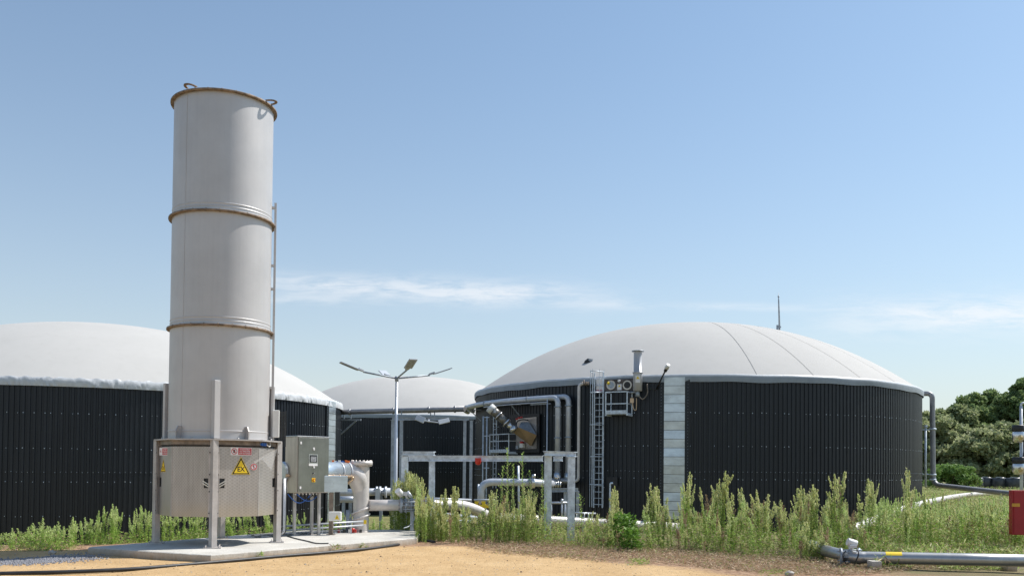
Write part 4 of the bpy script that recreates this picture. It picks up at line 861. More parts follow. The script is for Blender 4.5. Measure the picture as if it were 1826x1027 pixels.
m = MB(); m.slab([c_ + dv * .008 - dT * .08 + UPV * 0, c_ + dv * .008 + dT * .08, c_ + dv * .008 + UPV * .13], dv, .004); m.build('warning_triangle', yellow_m, o)
m = MB(); m.tube(vv_ + UPV * zb, vv_ + UPV * (zb - .25), .09, n=14); m.tube(vv_ + UPV * (zb - .05) + dT * -.02, vv_ + UPV * (zb - .05) + dT * -.4 + n_ * -.1, .04, n=10); m.path(smoothpath([vv_ + UPV * (zb - .2) + dT * .05, vv_ + UPV * (zb - .35) + dT * .22, vv_ + UPV * (zb - .1) + dT * .42, vv_ + UPV * (zb + .3) + dT * .4]), .03, 8, m=1)
m.path(smoothpath([vv_ + UPV * (zb - .25) + dT * -.25, vv_ + UPV * (zb - .75) + dT * -.18, vv_ + UPV * (zb - .8) + dT * -.06, vv_ + UPV * (zb - .3) + dT * -.05]), .022, 8, m=2); m.box(vv_ + UPV * (zb - .42) + dT * -.25, (.16, .1, .2), None, 2); m.build('fittings', [dgalv_m, brown_m, tan_m], vs)
fa, fb = hit(RT, 1171, 693, .1), hit(RT, 1187, 660, .75); m = MB(); m.path([fa, fa.lerp(fb, .5) + UPV * .02, fb], .035, 10); d_ = (fb - fa).normalized(); m.tube(fb - d_ * .05, fb + d_ * .12, .075, n=14); m.tube(fb + d_ * .12, fb + d_ * .32, .10, .08, n=14, m=1)
m.bar(fa - Vector((.5, 0, 0)), fa, .03); one(m, 'arm_lamp', [black_m, white_m], 'black arm with white lamp head leaning out above the galvanised strip', 'lamp', fa)
q = P(1048, 645, 42.5)
def dome_z(x, y): s_ = min(1, math.hypot(x - RT['cx'], y - RT['cy']) / 12.05); return 4.0 + E0 + .04 + 3.97 * (1 - s_ ** 2.25)
best = min((abs(P(1048, 645, y).z - dome_z(P(1048, 645, y).x, y)), y) for y in np.arange(39, 50, .05))[1]; q = P(1048, 645, best)
m = MB(); d1_ = (P(1055, 640, best) - P(1041, 651, best)).normalized(); m.path([P(1040.5, 651, best), P(1045, 647, best), P(1050, 643.5, best), P(1055, 642, best)], [.01, .12, .14, .07], 10); m.box(P(1053, 642, best - .1), (.2, .06, .1), None, 1)
one(m, 'roof_port', [black_m, dgalv_m], 'small black hooded port on the right dome above the caged ladder', 'roof port', q)
best = min((abs(P(1388, 586, y).z - dome_z(P(1388, 586, y).x, y)), y) for y in np.arange(43, 56, .05))[1]
m = MB(); b0 = P(1390, 588, best); b1_ = P(1388.3, 530, best); m.path([b0, b0.lerp(b1_, .9), P(1388, 522, best)], [.05, .035, .008], 8); m.box(P(1386, 584, best), (.08, .08, .26)); m.box(P(1390, 583, best), (.14, .1, .06)); m.tube(b1_, b1_ + UPV * .06, .05, n=8)
one(m, 'antenna', dgalv_m, 'thin grey antenna rod standing on the right dome', 'antenna', b0)
# black wall hatch low on the wall
m = MB(); c_ = hit(RT, 1092, 858, .06); T_, n_, _ = tfr(RT, c_); m.box(c_, (.5, .1, .4), (T_, n_, UPV)); one(m, 'wall_hatch', [black_m, galv_m], 'black hatch box low on the right tank wall, right of the caged ladder', 'hatch', Vector((c_.x, c_.y, -1.2)))
m = MB(); m.path(fillet([Vector((P(1088, 862, 38.2).x, 38.2, -1.9)), P(1088, 861, 38.2), P(1093, 861, 38.2)], .06), .04, 10)
one(m, 'standpipe', galv_m, 'thin standpipe rising before the black hatch box', 'pipe', Vector((P(1088, 862, 38.2).x, 38.2, -1.9)))
# tall vertical pipe on the far right side of the tank
dp = thing('goose_neck_pipe', 'tall grey gooseneck pipe at the right edge of the right tank', 'pipe', P(1663, 858, 49)); top = P(1663, 701, 49)
m = MB(); m.path(fillet([P(1640, 702, 49.3), top + Vector((-.02, 0, 0)), P(1664, 864, 49), P(1800, 879.5, 44.5), P(1880, 886, 43)], .5, 8), .135, 18); m.build('pipe', grey_m, dp)
m = MB(); 
for v_ in (766, 845): m.bar(P(1640, v_, 49.2), P(1663, v_, 49), .06)
for v_ in (765, 846, 855): p = P(1663.3, v_, 49); m.tube(p - UPV * .05, p + UPV * .05, .18, n=16)
m.tube(P(1650.5, 762, 48.8), P(1650.5, 868, 48.8), .06, n=10); m.tube(P(1650.5, 762, 48.8), P(1650.5, 758, 48.8), .10, n=10)
m.build('bracket', galv_m, dp)
for uu in (1720, 1785): m = MB(); p = P(uu, 876, 46.5); m.box(Vector((p.x, p.y, p.z / 2 - .1)), (.1, .1, p.z)); m.build('support', dgalv_m, dp)
sp_ = [P(1520, 945, 22), P(1565, 925, 24.5), P(1610, 908, 29), P(1655, 895, 36), P(1712, 884, 44), P(1760, 880, 50), P(1840, 879, 56)]
m = MB(); m.path(smoothpath(sp_), .12, 16)
for k in (2, 4): p = sp_[k]; m.box(Vector((p.x, p.y, p.z / 2)), (.1, .1, p.z), None, 1)
one(m, 'field_pipe', [wpipe_m, dgalv_m], 'pale pipe curving through the weeds below the gooseneck pipe', 'pipe', Vector((sp_[3].x, sp_[3].y, 0)))
# ------------------------------------------------------------------ silver pipe group in front of the right tank
gpi = thing('looped_pipe', 'silver pipe rising out of the weeds and bending right before the tank', 'pipe', P(858, 895, 33))
m = MB(); m.path(fillet([P(857.5, 915, 33), P(857.5, 859, 33), P(950, 860, 33.2), P(985, 862.5, 34)], .42), .135, 18); m.build('pipe', pipe_m, gpi)
m = MB(); m.tube(P(948, 860, 33.1), P(954, 860, 33.1), .21, n=18); m.tube(P(944, 860, 33.1), P(946, 860, 33.1), .19, n=18); m.tube(P(952, 849, 33.1), P(952, 856, 33.1), .05, n=8); m.tube(P(949, 849, 33), P(955, 848, 33), .07, n=10); m.build('valve', bright_m, gpi)
m = MB(); m.tube(P(924, 830, 33.1), P(926, 925, 33.1), .04, n=8); m.build('support', galv_m, gpi); m = MB(); m.tube(P(853, 863, 33.3), P(853, 900, 33.3), .035, n=8); m.build('support', galv_m, gpi)
tb = thing('steel_stand', 'low grey steel stand between the two frame columns', 'steel stand', P(1005, 915, 35))
m = MB(); m.ibeam(P(978, 874, 35), P(1031, 873, 35), .16, .14, .02); m.build('top_beam', dgalv_m, tb)
for uu in (981, 1008, 1030): m = MB(); m.bar(P(uu, 875, 35.1), P(uu, 930, 35.1), .14, .12); m.build('leg', dgalv_m, tb)
hr = thing('handrail', 'low pale handrail in front of the grey steel stand', 'handrail', P(1000, 925, 31))
m = MB(); m.tube(P(979, 896, 31), P(1015, 896, 31), .04, n=10)
for uu in (983, 1002, 1008): m.tube(P(uu, 896, 31), P(uu, 930, 31), .03, n=8)
m.tube(P(1000, 892, 31), P(1004, 893, 31), .07, n=10); m.tube(P(1025, 914, 31), P(1062, 915, 31.5), .03, n=8)
for uu in range(1028, 1062, 7): m.tube(P(uu, 914.5, 31.2), P(uu, 935, 31.2), .018, n=6)
m.build('rail', pipe_m, hr)
m = MB(); 
for k, uu in enumerate((850, 856, 862, 872)): m.box(P(uu, 897 + k % 2 * 3, 30), (.13, .1, .13), None, k % 2)
m.tube(P(845, 891, 30), P(885, 891, 30), .035, n=8, m=2); m.tube(P(842, 900, 30), P(882, 903, 30), .06, n=8, m=0); one(m, 'yellow_fittings', [yellow_m, tan_m, pipe_m], 'yellow pipe fittings showing above the pale pipeline bend', 'fittings', P(860, 905, 30))
m = MB(); A1, B1 = P(758, 888, 27.5), P(840, 891, 28.5); m.tube(A1, B1, .035, n=8); m.tube(P(775, 915, 26.5), P(850, 923, 27.5), .06, n=10)
m.box(P(790, 930, 26.2), (1.6, .3, .1)); m.box(P(830, 935, 26), (.7, .3, .12), None, 1)
one(m, 'low_rail_and_duct', [pipe_m, brown_m], 'thin rail and flat duct beneath the pale pipeline behind the weeds', 'rail', P(790, 945, 26))

# ------------------------------------------------------------------ foreground pipe on the right
fp_ = thing('ground_pipe', 'shiny grey pipe with yellow band lying along the ground at the lower right', 'pipe', PG(1650, 1005, 0))
a = P(1470, 981, 18.4); b_ = P(1516, 992, 17.45); c_ = P(1545, 993.5, 17.3); d_ = P(1900, 1000.5, 16.35)
m = MB(); m.path(smoothpath([P(1448, 972, 19.6), P(1462, 977.5, 18.9), a, b_, c_], 6) + [c_.lerp(d_, .5), d_], .116, 24); m.build('pipe', pmat('ground_pipe_steel', (.42, .42, .42), .36, .75, .08, 3, .03, 20, streak=.1), fp_)
ax_ = (d_ - c_).normalized(); m = MB()
for uu in (1500, 1516, 1532): p = P(uu, 991.5, 17.5); m.tube(p - ax_ * .02, p + ax_ * .02, .165, n=24); m.build('flange', dgalv_m, fp_); m = MB()
for k in range(8): an = k * math.tau / 8; p = P(1500, 991.5, 17.5) + Vector((0, math.cos(an) * .13, math.sin(an) * .13)); m.tube(p - ax_ * .04, p + ax_ * .38, .012, n=6)
m.build('bolts', dgalv_m, fp_)
m = MB(); p = P(1517, 984, 17.45); m.tube(p, P(1520, 971, 17.4), .035, n=10); m.tube(P(1511, 965, 17.35), P(1527, 970, 17.35), .075, n=18, m=1); m.box(P(1520, 973.5, 17.3), (.14, .1, .06)); m.build('actuator', [pipe_m, white_m], fp_, bevel=.006)
m = MB(); m.path(smoothpath([P(1508, 982, 17.3), P(1503, 990, 17.2), P(1508, 1003, 17.25), P(1520, 1005, 17.3)]), .012, 8); m.path(smoothpath([P(1526, 975, 17.3), P(1531, 986, 17.2), P(1526, 1000, 17.2)]), .012, 8); m.build('signal_cable', black_m, fp_)
m = MB(); p, q = c_.lerp(d_, .10), c_.lerp(d_, .185); X1, Y1, Z1 = frame(ax_); v = []
for w_ in (p, q):
    for k in range(9): an = math.radians(30 + k * 10); v.append(w_ + (UPV * math.sin(an) - ax_.cross(UPV) * -math.cos(an) * 1.) * .1185)
m.add(v, [(k, k + 1, 10 + k, 9 + k) for k in range(8)], 0, True); m.build('yellow_label', yellow_m, fp_)
for uu in (1560, 1800): m = MB(); p = P(uu, 1008, 17); m.box(Vector((p.x, p.y + .02, .08)), (.18, .25, .17)); m.build('support_block', conc_m, fp_)

# ------------------------------------------------------------------ red cabinet, mast
q = P(1805, 913, 20.5); wdt = .75; rc_ = thing('red_cabinet', 'dark red metal cabinet with orange sticker at the right edge', 'cabinet', Vector((q.x + wdt / 2, q.y + .2, 0)))
z1, z0 = P(1802, 873.5, 20.5).z, P(1802, 953, 20.5).z; m = MB(); m.box(Vector((q.x + wdt / 2, q.y + .07, (z0 + z1) / 2)), (wdt, .14, z1 - z0)); m.build('housing', red_m, rc_, bevel=.008)
m = MB(); m.box(Vector((q.x + wdt / 2 + .01, q.y - .008, (z0 + z1) / 2)), (wdt - .05, .014, z1 - z0 - .04)); m.build('door', red_m, rc_, bevel=.004)
m = MB(); s0 = P(1812.5, 900, 20.46); m.box(Vector((s0.x, q.y - .019, s0.z)), (.18, .006, .075)); m.build('orange_sticker', pmat('sticker', (.75, .36, .04), .5), rc_)
for s_ in (.4, wdt - .06): m = MB(); m.box(Vector((q.x + s_, q.y + .07, z0 / 2)), (.05, .05, z0)); m.build('leg', dark_m, rc_)
q = P(1821.5, 870, 26); ms = thing('signal_mast', 'slim pale mast carrying two silver floodlights behind the red cabinet', 'mast', Vector((q.x, q.y, 0)))
zt = P(1821.5, 724, 26).z; m = MB(); m.tube(Vector((q.x, q.y, 0)), Vector((q.x, q.y, zt)), .05, .04, n=14); m.path(smoothpath([Vector((q.x, q.y, zt)), Vector((q.x + .02, q.y, zt + .08)), Vector((q.x + .15, q.y, zt + .1))]), .03, 8); m.build('pole', pipe_m, ms)
for vv in (776, 833):
    c_ = P(1816, vv + 2, 25.9); m = MB(); m.lathe(c_, [(0, -.18), (.10, -.17), (.16, -.08), (.17, .08), (.14, .14)], 20); fl = m.build('floodlight', bright_m, ms)
    m = MB(); m.lathe(c_, [(.16, .15), (.17, .17), (.17, .30), (.15, .33), (0, .33)], 20); m.build('black_hood', black_m, fl)
    m = MB(); m.lathe(c_ + Vector((-.03, -.16, -.03)), [(0, .05), (.06, .03), (.075, 0)], 14, axis=(0, -1, 0)); m.build('amber_lens', pmat('amber', (.55, .42, .20), .3), fl)
m = MB(); m.path(smoothpath([P(1824, 770, 25.8), P(1826, 800, 25.8), P(1822, 830, 25.8)]), .02, 8); m.build('power_cable', black_m, ms)

# ------------------------------------------------------------------ hose, stones, bales
m = MB(); m.path(smoothpath([PG(u, v, .032) for u, v in ((-60, 1025), (0, 1022), (120, 1019), (240, 1013.5), (370, 1003), (480, 993), (560, 986.5), (640, 979.5), (700, 972), (735, 964), (748, 962), (775, 966))], 8), .034, 12)
one(m, 'black_hose', black_m, 'long black hose snaking across the sand in front of the concrete slab', 'hose', PG(370, 1003, 0))
def rock(c_, r, seed, mb, m_=0):
    rr = random.Random(seed); n1_, n2_ = 8, 5; v = []
    for i in range(n2_ + 1):
        for j in range(n1_):
            t1_, t2_ = math.pi * i / n2_, math.tau * j / n1_; q = r * rr.uniform(.75, 1.15); v.append((c_[0] + q * math.sin(t1_) * math.cos(t2_), c_[1] + q * math.sin(t1_) * math.sin(t2_) * .8, c_[2] + q * .65 * math.cos(t1_)))
    mb.add(v, [(i * n1_ + j, (i + 1) * n1_ + j, (i + 1) * n1_ + (j + 1) % n1_, i * n1_ + (j + 1) % n1_) for i in range(n2_) for j in range(n1_)], m_)
for k, (u, v, r, lab) in enumerate(((1408, 1022, .085, 'pale rough stone on the dry litter at the lower right'), (93, 985, .09, 'pale stone at the foot of the weeds at far left'), (315, 984.5, .0, ''))):
    if r: m = MB(); q = PG(u, v, .03); rock(q, r, k, m); one(m, 'stone', stone_m, lab, 'stone', q - UPV * .03)
gm = MB(); rg = random.Random(8)
for k in range(5200):
    u = rg.uniform(-30, 330) ; vv = 1001 + rg.gauss(0, 3.0) - max(0, u - 40) * .05
    if rg.random() < (u - 90) / 110: continue
    q = PG(u, vv, 0); s_ = rg.uniform(.01, .03); q.z = gz(q.x, q.y) + s_ * .3
    gm.add([q + Vector((s_, 0, 0)), q + Vector((0, s_, 0)), q - Vector((s_, 0, 0)), q - Vector((0, s_, 0)), q + UPV * s_ * .9], [(0, 1, 4), (1, 2, 4), (2, 3, 4), (3, 0, 4)])
tag(gm.build('gravel', gravel_m), 'grey gravel spilled on the sand at the far left below the weeds', 'gravel', kind='stuff')
pb = MB()
for k in range(2600):
    x, y = rg.uniform(-13, 9), rg.uniform(15, 21)
    if x + y > 20.5: continue
    s_ = rg.uniform(.004, .013) * (2 if rg.random() < .04 else 1); q = Vector((x, y, gz(x, y) + s_ * .2))
    pb.add([q + Vector((s_, 0, 0)), q + Vector((0, s_, 0)), q - Vector((s_, 0, 0)), q - Vector((0, s_, 0)), q + UPV * s_ * .9], [(0, 1, 4), (1, 2, 4), (2, 3, 4), (3, 0, 4)], 0 if rg.random() < .6 else 1)
tag(pb.build('pebbles', [stone_m, bark_m]), 'small pebbles and crumbs scattered over the orange sand', 'pebbles', kind='stuff')
bales = (('leftmost black wrapped bale in the row below the trees', 1738, 29, 0), ('second black wrapped bale from the left, overlapping its neighbour', 1757, 28, 2.), ('third black wrapped bale, smaller and standing alone', 1781, 23, 1), ('rightmost black wrapped bale beside the pale mast', 1807, 30, .5))
for k, (lab, u, wpx, dy) in enumerate(bales):
    Y_ = 100 + dy; q = P(u, 868, Y_); R_ = wpx / 2 / FPX * Y_; m = MB(); rb = random.Random(k); prof = [(0, 0), (R_ * .9, 0), (R_ * .99, .1), (R_, .6), (R_ * 1.0, 1.05), (R_ * .93, 1.22), (R_ * .5, 1.27), (0, 1.26)]
    m.lathe(Vector((q.x, q.y, 0)), prof, 36); m.v = [(x + .04 * math.sin(9 * z + x * 7), y, z * (1 + .04 * math.sin(x * 4 + k))) for x, y, z in m.v]; m.box(Vector((q.x - R_ * .4, q.y - R_ * .6, 1.3)), (.4, .3, .07), None, 1)
    one(m, 'wrapped_bale', [bale_m, dgalv_m], lab, 'bale', Vector((q.x, q.y, 0)), 'black wrapped bales in a row')
# low dark base behind bales: earth bank
# ------------------------------------------------------------------ trees
def quads(cent, size, seed, up=.3, flat=.6):
    r = np.random.default_rng(seed); n = len(cent); a = r.normal(size=(n, 3)); a /= np.linalg.norm(a, axis=1)[:, None]; b_ = r.normal(size=(n, 3)); b_ -= (b_ * a).sum(1)[:, None] * a; b_ /= np.linalg.norm(b_, axis=1)[:, None]
    s_ = size * r.uniform(.6, 1.3, n)[:, None]; a *= s_; b_ *= s_ * flat; v = np.stack([cent - a, cent + b_, cent + a, cent - b_], 1).reshape(-1, 3); return v
def mesh_np(name, v, nq, mats, mi=None, k=4):
    me = bpy.data.meshes.new(name); me.vertices.add(len(v)); me.vertices.foreach_set('co', np.asarray(v, dtype=np.float32).ravel()); me.loops.add(nq * k); me.loops.foreach_set('vertex_index', np.arange(nq * k, dtype=np.int32)); me.polygons.add(nq)
    me.polygons.foreach_set('loop_start', np.arange(nq, dtype=np.int32) * k); 
    try: me.polygons.foreach_set('loop_total', np.full(nq, k, dtype=np.int32))
    except Exception: pass
    for m in mats: me.materials.append(m)
    if mi is not None: me.polygons.foreach_set('material_index', np.asarray(mi, dtype=np.int32))
    me.update(calc_edges=True); return me
def tree(name, label, x, y, hgt, wid, mat_, seed, nclump=70, leaf=.28, crown0=.15, trunk_r=.25, per=170, taper=.5, group=None, cr=.17):
    r = np.random.default_rng(seed); rr = random.Random(seed); base = Vector((x, y, gz(x, y) - .1)); t_ = thing(name, label, 'bush' if 'bush' in name else 'tree', base, group)
    m = MB(); top = base + UPV * hgt * .85 + Vector((rr.uniform(-.5, .5), 0, 0)); m.path([base, base.lerp(top, .3) + Vector((rr.uniform(-.2, .2), 0, 0)), base.lerp(top, .65), top], [trunk_r, trunk_r * .8, trunk_r * .5, .04], 10)
    cents = []
    for k in range(nclump):
        f = rr.random() ** .8; zz = crown0 + (1 - crown0) * f; env = (math.sin(math.pi * min(1, (f * .85 + .15))) ** taper) * wid / 2 * rr.uniform(.35, 1.05); an = rr.uniform(0, math.tau)
        c_ = base + Vector((math.cos(an) * env, math.sin(an) * env, zz * hgt * rr.uniform(.93, 1.02))); cents.append(c_)
        if k % 3 == 0: s_ = base.lerp(top, max(.1, zz - .15)); m.path([s_, s_.lerp(c_, .6) + UPV * .2, c_], [trunk_r * .3, trunk_r * .16, .03], 6)
    m.build('trunk', bark_m, t_)
    pts = []
    for c_ in cents:
        n = per; d_ = r.normal(size=(n, 3)); d_ /= np.linalg.norm(d_, axis=1)[:, None]; rad = wid * cr * r.uniform(.6, 1.15); pts.append(np.array(c_) - np.array(base) + d_ * (r.uniform(.35, 1, n) ** .5)[:, None] * rad * np.array([1, 1, .62]))
    pts = np.concatenate(pts); v = quads(pts, leaf, seed); me = mesh_np('crown', v, len(pts), [mat_]); o = bpy.data.objects.new('crown', me); C.objects.link(o); o.parent = t_
    return t_
def TX(u, Y): return (u - 913) / 1609 * Y
TR = [('oak_tree', 'rounded grey green tree closest to the right tank', 1668, 118, 9.4, 9.5, tree2_m), ('oak_tree', 'dull green leafy tree above the bright bush, left of the tall pines', 1700, 122, 10.6, 9, tree2_m),
      ('pine_tree', 'dark pine with domed top above the leftmost black bale', 1735, 124, 12.2, 9, tree_m), ('pine_tree', 'broad dark pine with the flattest crown, in the middle of the wood', 1762, 130, 13.2, 9, tree_m),
      ('pine_tree', 'dark pine with ragged top just left of the pale mast', 1790, 126, 12.6, 8, tree_m), ('conifer_tree', 'darkest and tallest conifer at the right edge behind the mast', 1832, 122, 14.4, 8, tree_m),
      ('oak_tree', 'olive leafy tree directly behind the black bales', 1758, 112, 7.0, 9, tree2_m), ('oak_tree', 'olive leafy tree behind the mast and the rightmost bale', 1800, 112, 7.6, 9, tree2_m), ('oak_tree', 'grey green tree standing behind the gooseneck pipe', 1640, 126, 9.4, 9, tree2_m),
      ('oak_tree', 'dull leafy tree partly outside the right edge of the picture', 1860, 115, 9.0, 10, tree2_m)]
for k, (nm, lab, u, Y_, h_, w_, mm) in enumerate(TR):
    tree(nm, lab, TX(u, Y_), Y_, h_, w_, mm, 40 + k, nclump=120, leaf=.30, per=105, crown0=.08, taper=.45, cr=.115)
tree('green_bush', 'bright green rounded bush between the gooseneck pipe and the bales', TX(1697, 92), 92, 2.5, 4.6, bush_m, 77, 40, .13, .02, .06, 150, .3)
tree('green_bush', 'lower bright bush with brownish leaves right beside the bales', TX(1718, 93), 93, 1.9, 3.0, bush_m, 78, 26, .12, .02, .06, 130, .3)
rf = np.random.default_rng(4); cf = []
for k in range(150):
    x = rf.uniform(-300, 300); y = 200 + rf.uniform(-8, 8); hh_ = rf.uniform(2, 4.5); n = 150; d_ = rf.normal(size=(n, 3)); d_ /= np.linalg.norm(d_, axis=1)[:, None]; cf.append(np.array([x, y, hh_ * .5]) + d_ * np.array([5, 4, hh_ * .6]) * rf.uniform(.6, 1, (n, 1)))
cf = np.concatenate(cf); cf[:, 2] = np.abs(cf[:, 2]); o = bpy.data.objects.new('distant_wood', mesh_np('distant_wood', quads(cf, .7, 5), len(cf), [tree2_m])); C.objects.link(o); tag(o, 'low distant wood closing the horizon beyond the tanks', 'wood', kind='stuff')

# ------------------------------------------------------------------ weeds
def weed_mesh(seed, h, mats, leafn=1.0, head=.36, branch=.11, bushy=0, side=3):
    r = np.random.default_rng(seed); V = []; MI = []
    bend = r.normal(0, .07, 2); cur = lambda t: np.stack([bend[0] * t * t, bend[1] * t * t, h * t], -1)
    def q4(a, b_, w_, mi):
        V.append(np.stack([a, (a + b_) / 2 + w_, b_, (a + b_) / 2 - w_], 1).reshape(-1, 3)); MI.extend([mi] * len(a))
    def stem(P0, w):
        n = len(P0)
        for ax in ((1, 0, 0), (0, 1, 0)):
            for i in range(n - 1):
                w0 = np.array(ax) * (w * (1 - .8 * i / n)); w1 = np.array(ax) * (w * (1 - .8 * (i + 1) / n)); V.append(np.array([P0[i] - w0, P0[i] + w0, P0[i + 1] + w1, P0[i + 1] - w1])); MI.append(2)
    stem(cur(np.linspace(0, .97, 9)), .0065)
    n = int(210 * h * leafn); t = r.uniform(.04, 1 - head * .75, n); an = r.uniform(0, math.tau, n); ln = r.uniform(.03, .075, n) * (1.25 - .6 * t); up_ = r.uniform(-.1, 1.3, n)
    d = np.stack([np.cos(an), np.sin(an), up_], 1); d /= np.linalg.norm(d, axis=1)[:, None]; a = cur(t); wv = np.cross(d, r.normal(size=(n, 3))); wv /= np.linalg.norm(wv, axis=1)[:, None]; q4(a, a + d * ln[:, None], wv * .0068, 0)
    def spire(p0, p1, L_, nb, rad):      # axis from p0 to p1, flowering along its upper part
        ax = (p1 - p0); tt = r.uniform(0, 1, nb) ** .85; c0 = p0 + ax * tt[:, None]; an = r.uniform(0, math.tau, nb); bl = rad * (.15 + 1.15 * (1 - tt)) * r.uniform(.5, 1.25, nb)
        d = np.stack([np.cos(an) * .6, np.sin(an) * .6, r.uniform(.6, 1.3, nb)], 1); d /= np.linalg.norm(d, axis=1)[:, None]
        wv = np.cross(d, r.normal(size=(nb, 3))); wv /= np.linalg.norm(wv, axis=1)[:, None]; q4(c0, c0 + d * bl[:, None], wv * .0018, 2)
        for k in range(4):
            f = r.uniform(.35, 1.05, nb); c_ = c0 + d * (bl * f)[:, None] + r.normal(0, .005, (nb, 3)); s_ = r.uniform(.009, .018, nb); d2 = d + r.normal(0, .45, (nb, 3)); d2 /= np.linalg.norm(d2, axis=1)[:, None]; wv = np.cross(d2, r.normal(size=(nb, 3))); wv /= np.linalg.norm(wv, axis=1)[:, None]
            q4(c_ - d2 * s_[:, None], c_ + d2 * s_[:, None], wv * (s_ * .5)[:, None], 1)
    spire(cur(1 - head), cur(1.0), head, int(40 + 20 * h), branch)
    for k in range(side):
        t0 = 1 - head * r.uniform(.7, 1.35); an = r.uniform(0, math.tau); L_ = head * r.uniform(.45, .8); p0 = cur(t0); out = np.array([math.cos(an), math.sin(an), 0]) * r.uniform(.035, .095); p1 = p0 + out * 1.0 + np.array([0, 0, L_ * .45]); p2 = p0 + out * 1.35 + np.array([0, 0, L_])
        stem(np.array([p0, p1, p2]), .0028); spire(p1 * .6 + p0 * .4, p2, L_, 20, branch * .55)
    V = np.concatenate([x.reshape(-1, 3) for x in V]); return V, np.array(MI)
GW = [wleaf_m, whead_m, wstem_m]; GL = [lleaf_m, lhead_m, wstem_m]; GD = [wdry_m, wdry_m, wdry_m]
protoG = [weed_mesh(300 + k, 1.0, GW, [1.1, .8, 1.25, 1.][k % 4], [.38, .28, .46, .33, .24][k % 5], [.075, .10, .06, .085, .05][k % 5], side=[3, 0, 5, 2, 6, 1, 0, 4][k % 8]) for k in range(14)]
meshG = [mesh_np('tall_weed', v, len(mi), GW, mi) for v, mi in protoG]
protoL = [weed_mesh(340 + k, 1.0, GL, .75, [.34, .42, .3, .5][k % 4], [.085, .11, .06, .095][k % 4], side=[2, 0, 3, 1][k % 4]) for k in range(8)]
meshL = [mesh_np('tall_weed', v, len(mi), GL, mi) for v, mi in protoL]
protoD = [weed_mesh(380 + k, 1.0, GD, .5, .4, .09) for k in range(3)]; meshD = [mesh_np('dry_weed', v, len(mi), GD, mi) for v, mi in protoD]
prof = [(740, 850), (775, 872), (800, 880), (818, 873), (838, 895), (868, 892), (880, 862), (905, 858), (925, 850), (955, 862), (970, 885), (985, 922), (1010, 932), (1035, 930), (1050, 905), (1075, 905), (1092, 868), (1105, 880), (1118, 925), (1140, 915), (1155, 868), (1170, 872), (1190, 900), (1205, 905), (1222, 845), (1245, 890), (1262, 872), (1285, 842), (1300, 880), (1325, 880), (1350, 875), (1370, 880), (1395, 878), (1415, 890), (1430, 868), (1450, 868), (1465, 888), (1492, 842), (1505, 890), (1530, 880), (1550, 855), (1580, 875), (1620, 838), (1640, 870), (1660, 865), (1690, 885), (1730, 890), (1780, 888), (1830, 890)]
def topv(u):
    for (a, b_), (c_, d_) in zip(prof, prof[1:]):
        if a <= u <= c_: return b_ + (d_ - b_) * (u - a) / (c_ - a)
    return 890
front = [(740, 22.6), (850, 22.6), (1000, 21.2), (1150, 20.3), (1300, 19.6), (1450, 18.9), (1530, 19.0), (1700, 20.5), (1840, 21.0)]
def fronty(u):
    for (a, b_), (c_, d_) in zip(front, front[1:]):
        if a <= u <= c_: return b_ + (d_ - b_) * (u - a) / (c_ - a)
    return 21
rw = random.Random(21); items = []
def put(u, Y_, h_, kind): 
    p = Vector((TX(u, Y_), Y_, 0)); items.append((Y_, p.x, Y_, gz(p.x, Y_) - .02, h_, kind))
for k in range(820):
    u = rw.uniform(742, 1836)
    if 980 < u < 1045 and rw.random() < .45: continue
    if 1118 < u < 1150 and rw.random() < .5: continue
    if 765 < u < 862 and rw.random() < .4: continue
    dpt = rw.random() ** 1.25 * (7.5 if u < 1560 else 24); Y_ = fronty(u) + dpt
    if Y_ > 25 and u < 1150: Y_ = 21.5 + rw.random() * 3.
    tv = topv(u) + 4; zt = P(u, tv, Y_).z - gz(TX(u, Y_), Y_); f = rw.uniform(.78, 1.04) if rw.random() < .22 else rw.uniform(.4, .80)
    if dpt < .6: f *= rw.uniform(.45, .9)
    h_ = zt * f
    if u > 1640 and Y_ > 26: h_ = min(h_, rw.uniform(.7, 1.15)) * (1 if rw.random() < .95 else 1.2)
    h_ = max(.3, min(2.3, h_)); kind = 'D' if rw.random() < (.07 if u < 1200 else .17) else ('L' if rw.random() < .22 else 'G')
    put(u, Y_, h_, kind)
for u, tv, Y_ in ((1222, 842, 21.3), (1285, 838, 20.8), (1292, 852, 20.6), (1492, 838, 20), (1620, 835, 21.6), (1094, 865, 22.4), (1098, 872, 22.3), (1165, 862, 21.8), (1172, 868, 21.7), (811, 866, 22.9), (813, 870, 22.7), (793, 872, 23), (1355, 872, 20), (1550, 852, 20.6), (1540, 858, 20.5), (1430, 866, 20.2), (1448, 866, 19.9), (1310, 862, 20.4), (1180, 885, 21), (1265, 868, 20.8)):
    for j in range(2): put(u + rw.uniform(-3, 3), Y_ + rw.uniform(0, .3), (P(u, tv + 5 * j, Y_).z) * 1.0, 'G')
for k in range(52):      # big clump left of the portal frame
    u = rw.gauss(733, 17); u = min(772, max(700, u)); Y_ = 24.2 + rw.random() * 1.3; tv = 826 + abs(u - 733) * 1.1 + rw.uniform(0, 34); put(u, Y_, P(u, tv, Y_).z - gz(TX(u, Y_), Y_), 'G')
for k in range(26):      # behind the pipeline at slab end
    u = rw.uniform(745, 800); Y_ = 22.3 + rw.random() * .9; put(u, Y_, rw.uniform(.7, 1.25), 'G')
backl = ((-60, 18.6), (0, 18.9), (120, 19.6), (157, 20.4), (271, 21.3), (371, 22.3), (451, 23.0), (545, 24.6), (760, 25.4))
def backy(u):
    for (a, b_), (c_, d_) in zip(backl, backl[1:]):
        if a <= u <= c_: return b_ + (d_ - b_) * (u - a) / (c_ - a)
    return 25
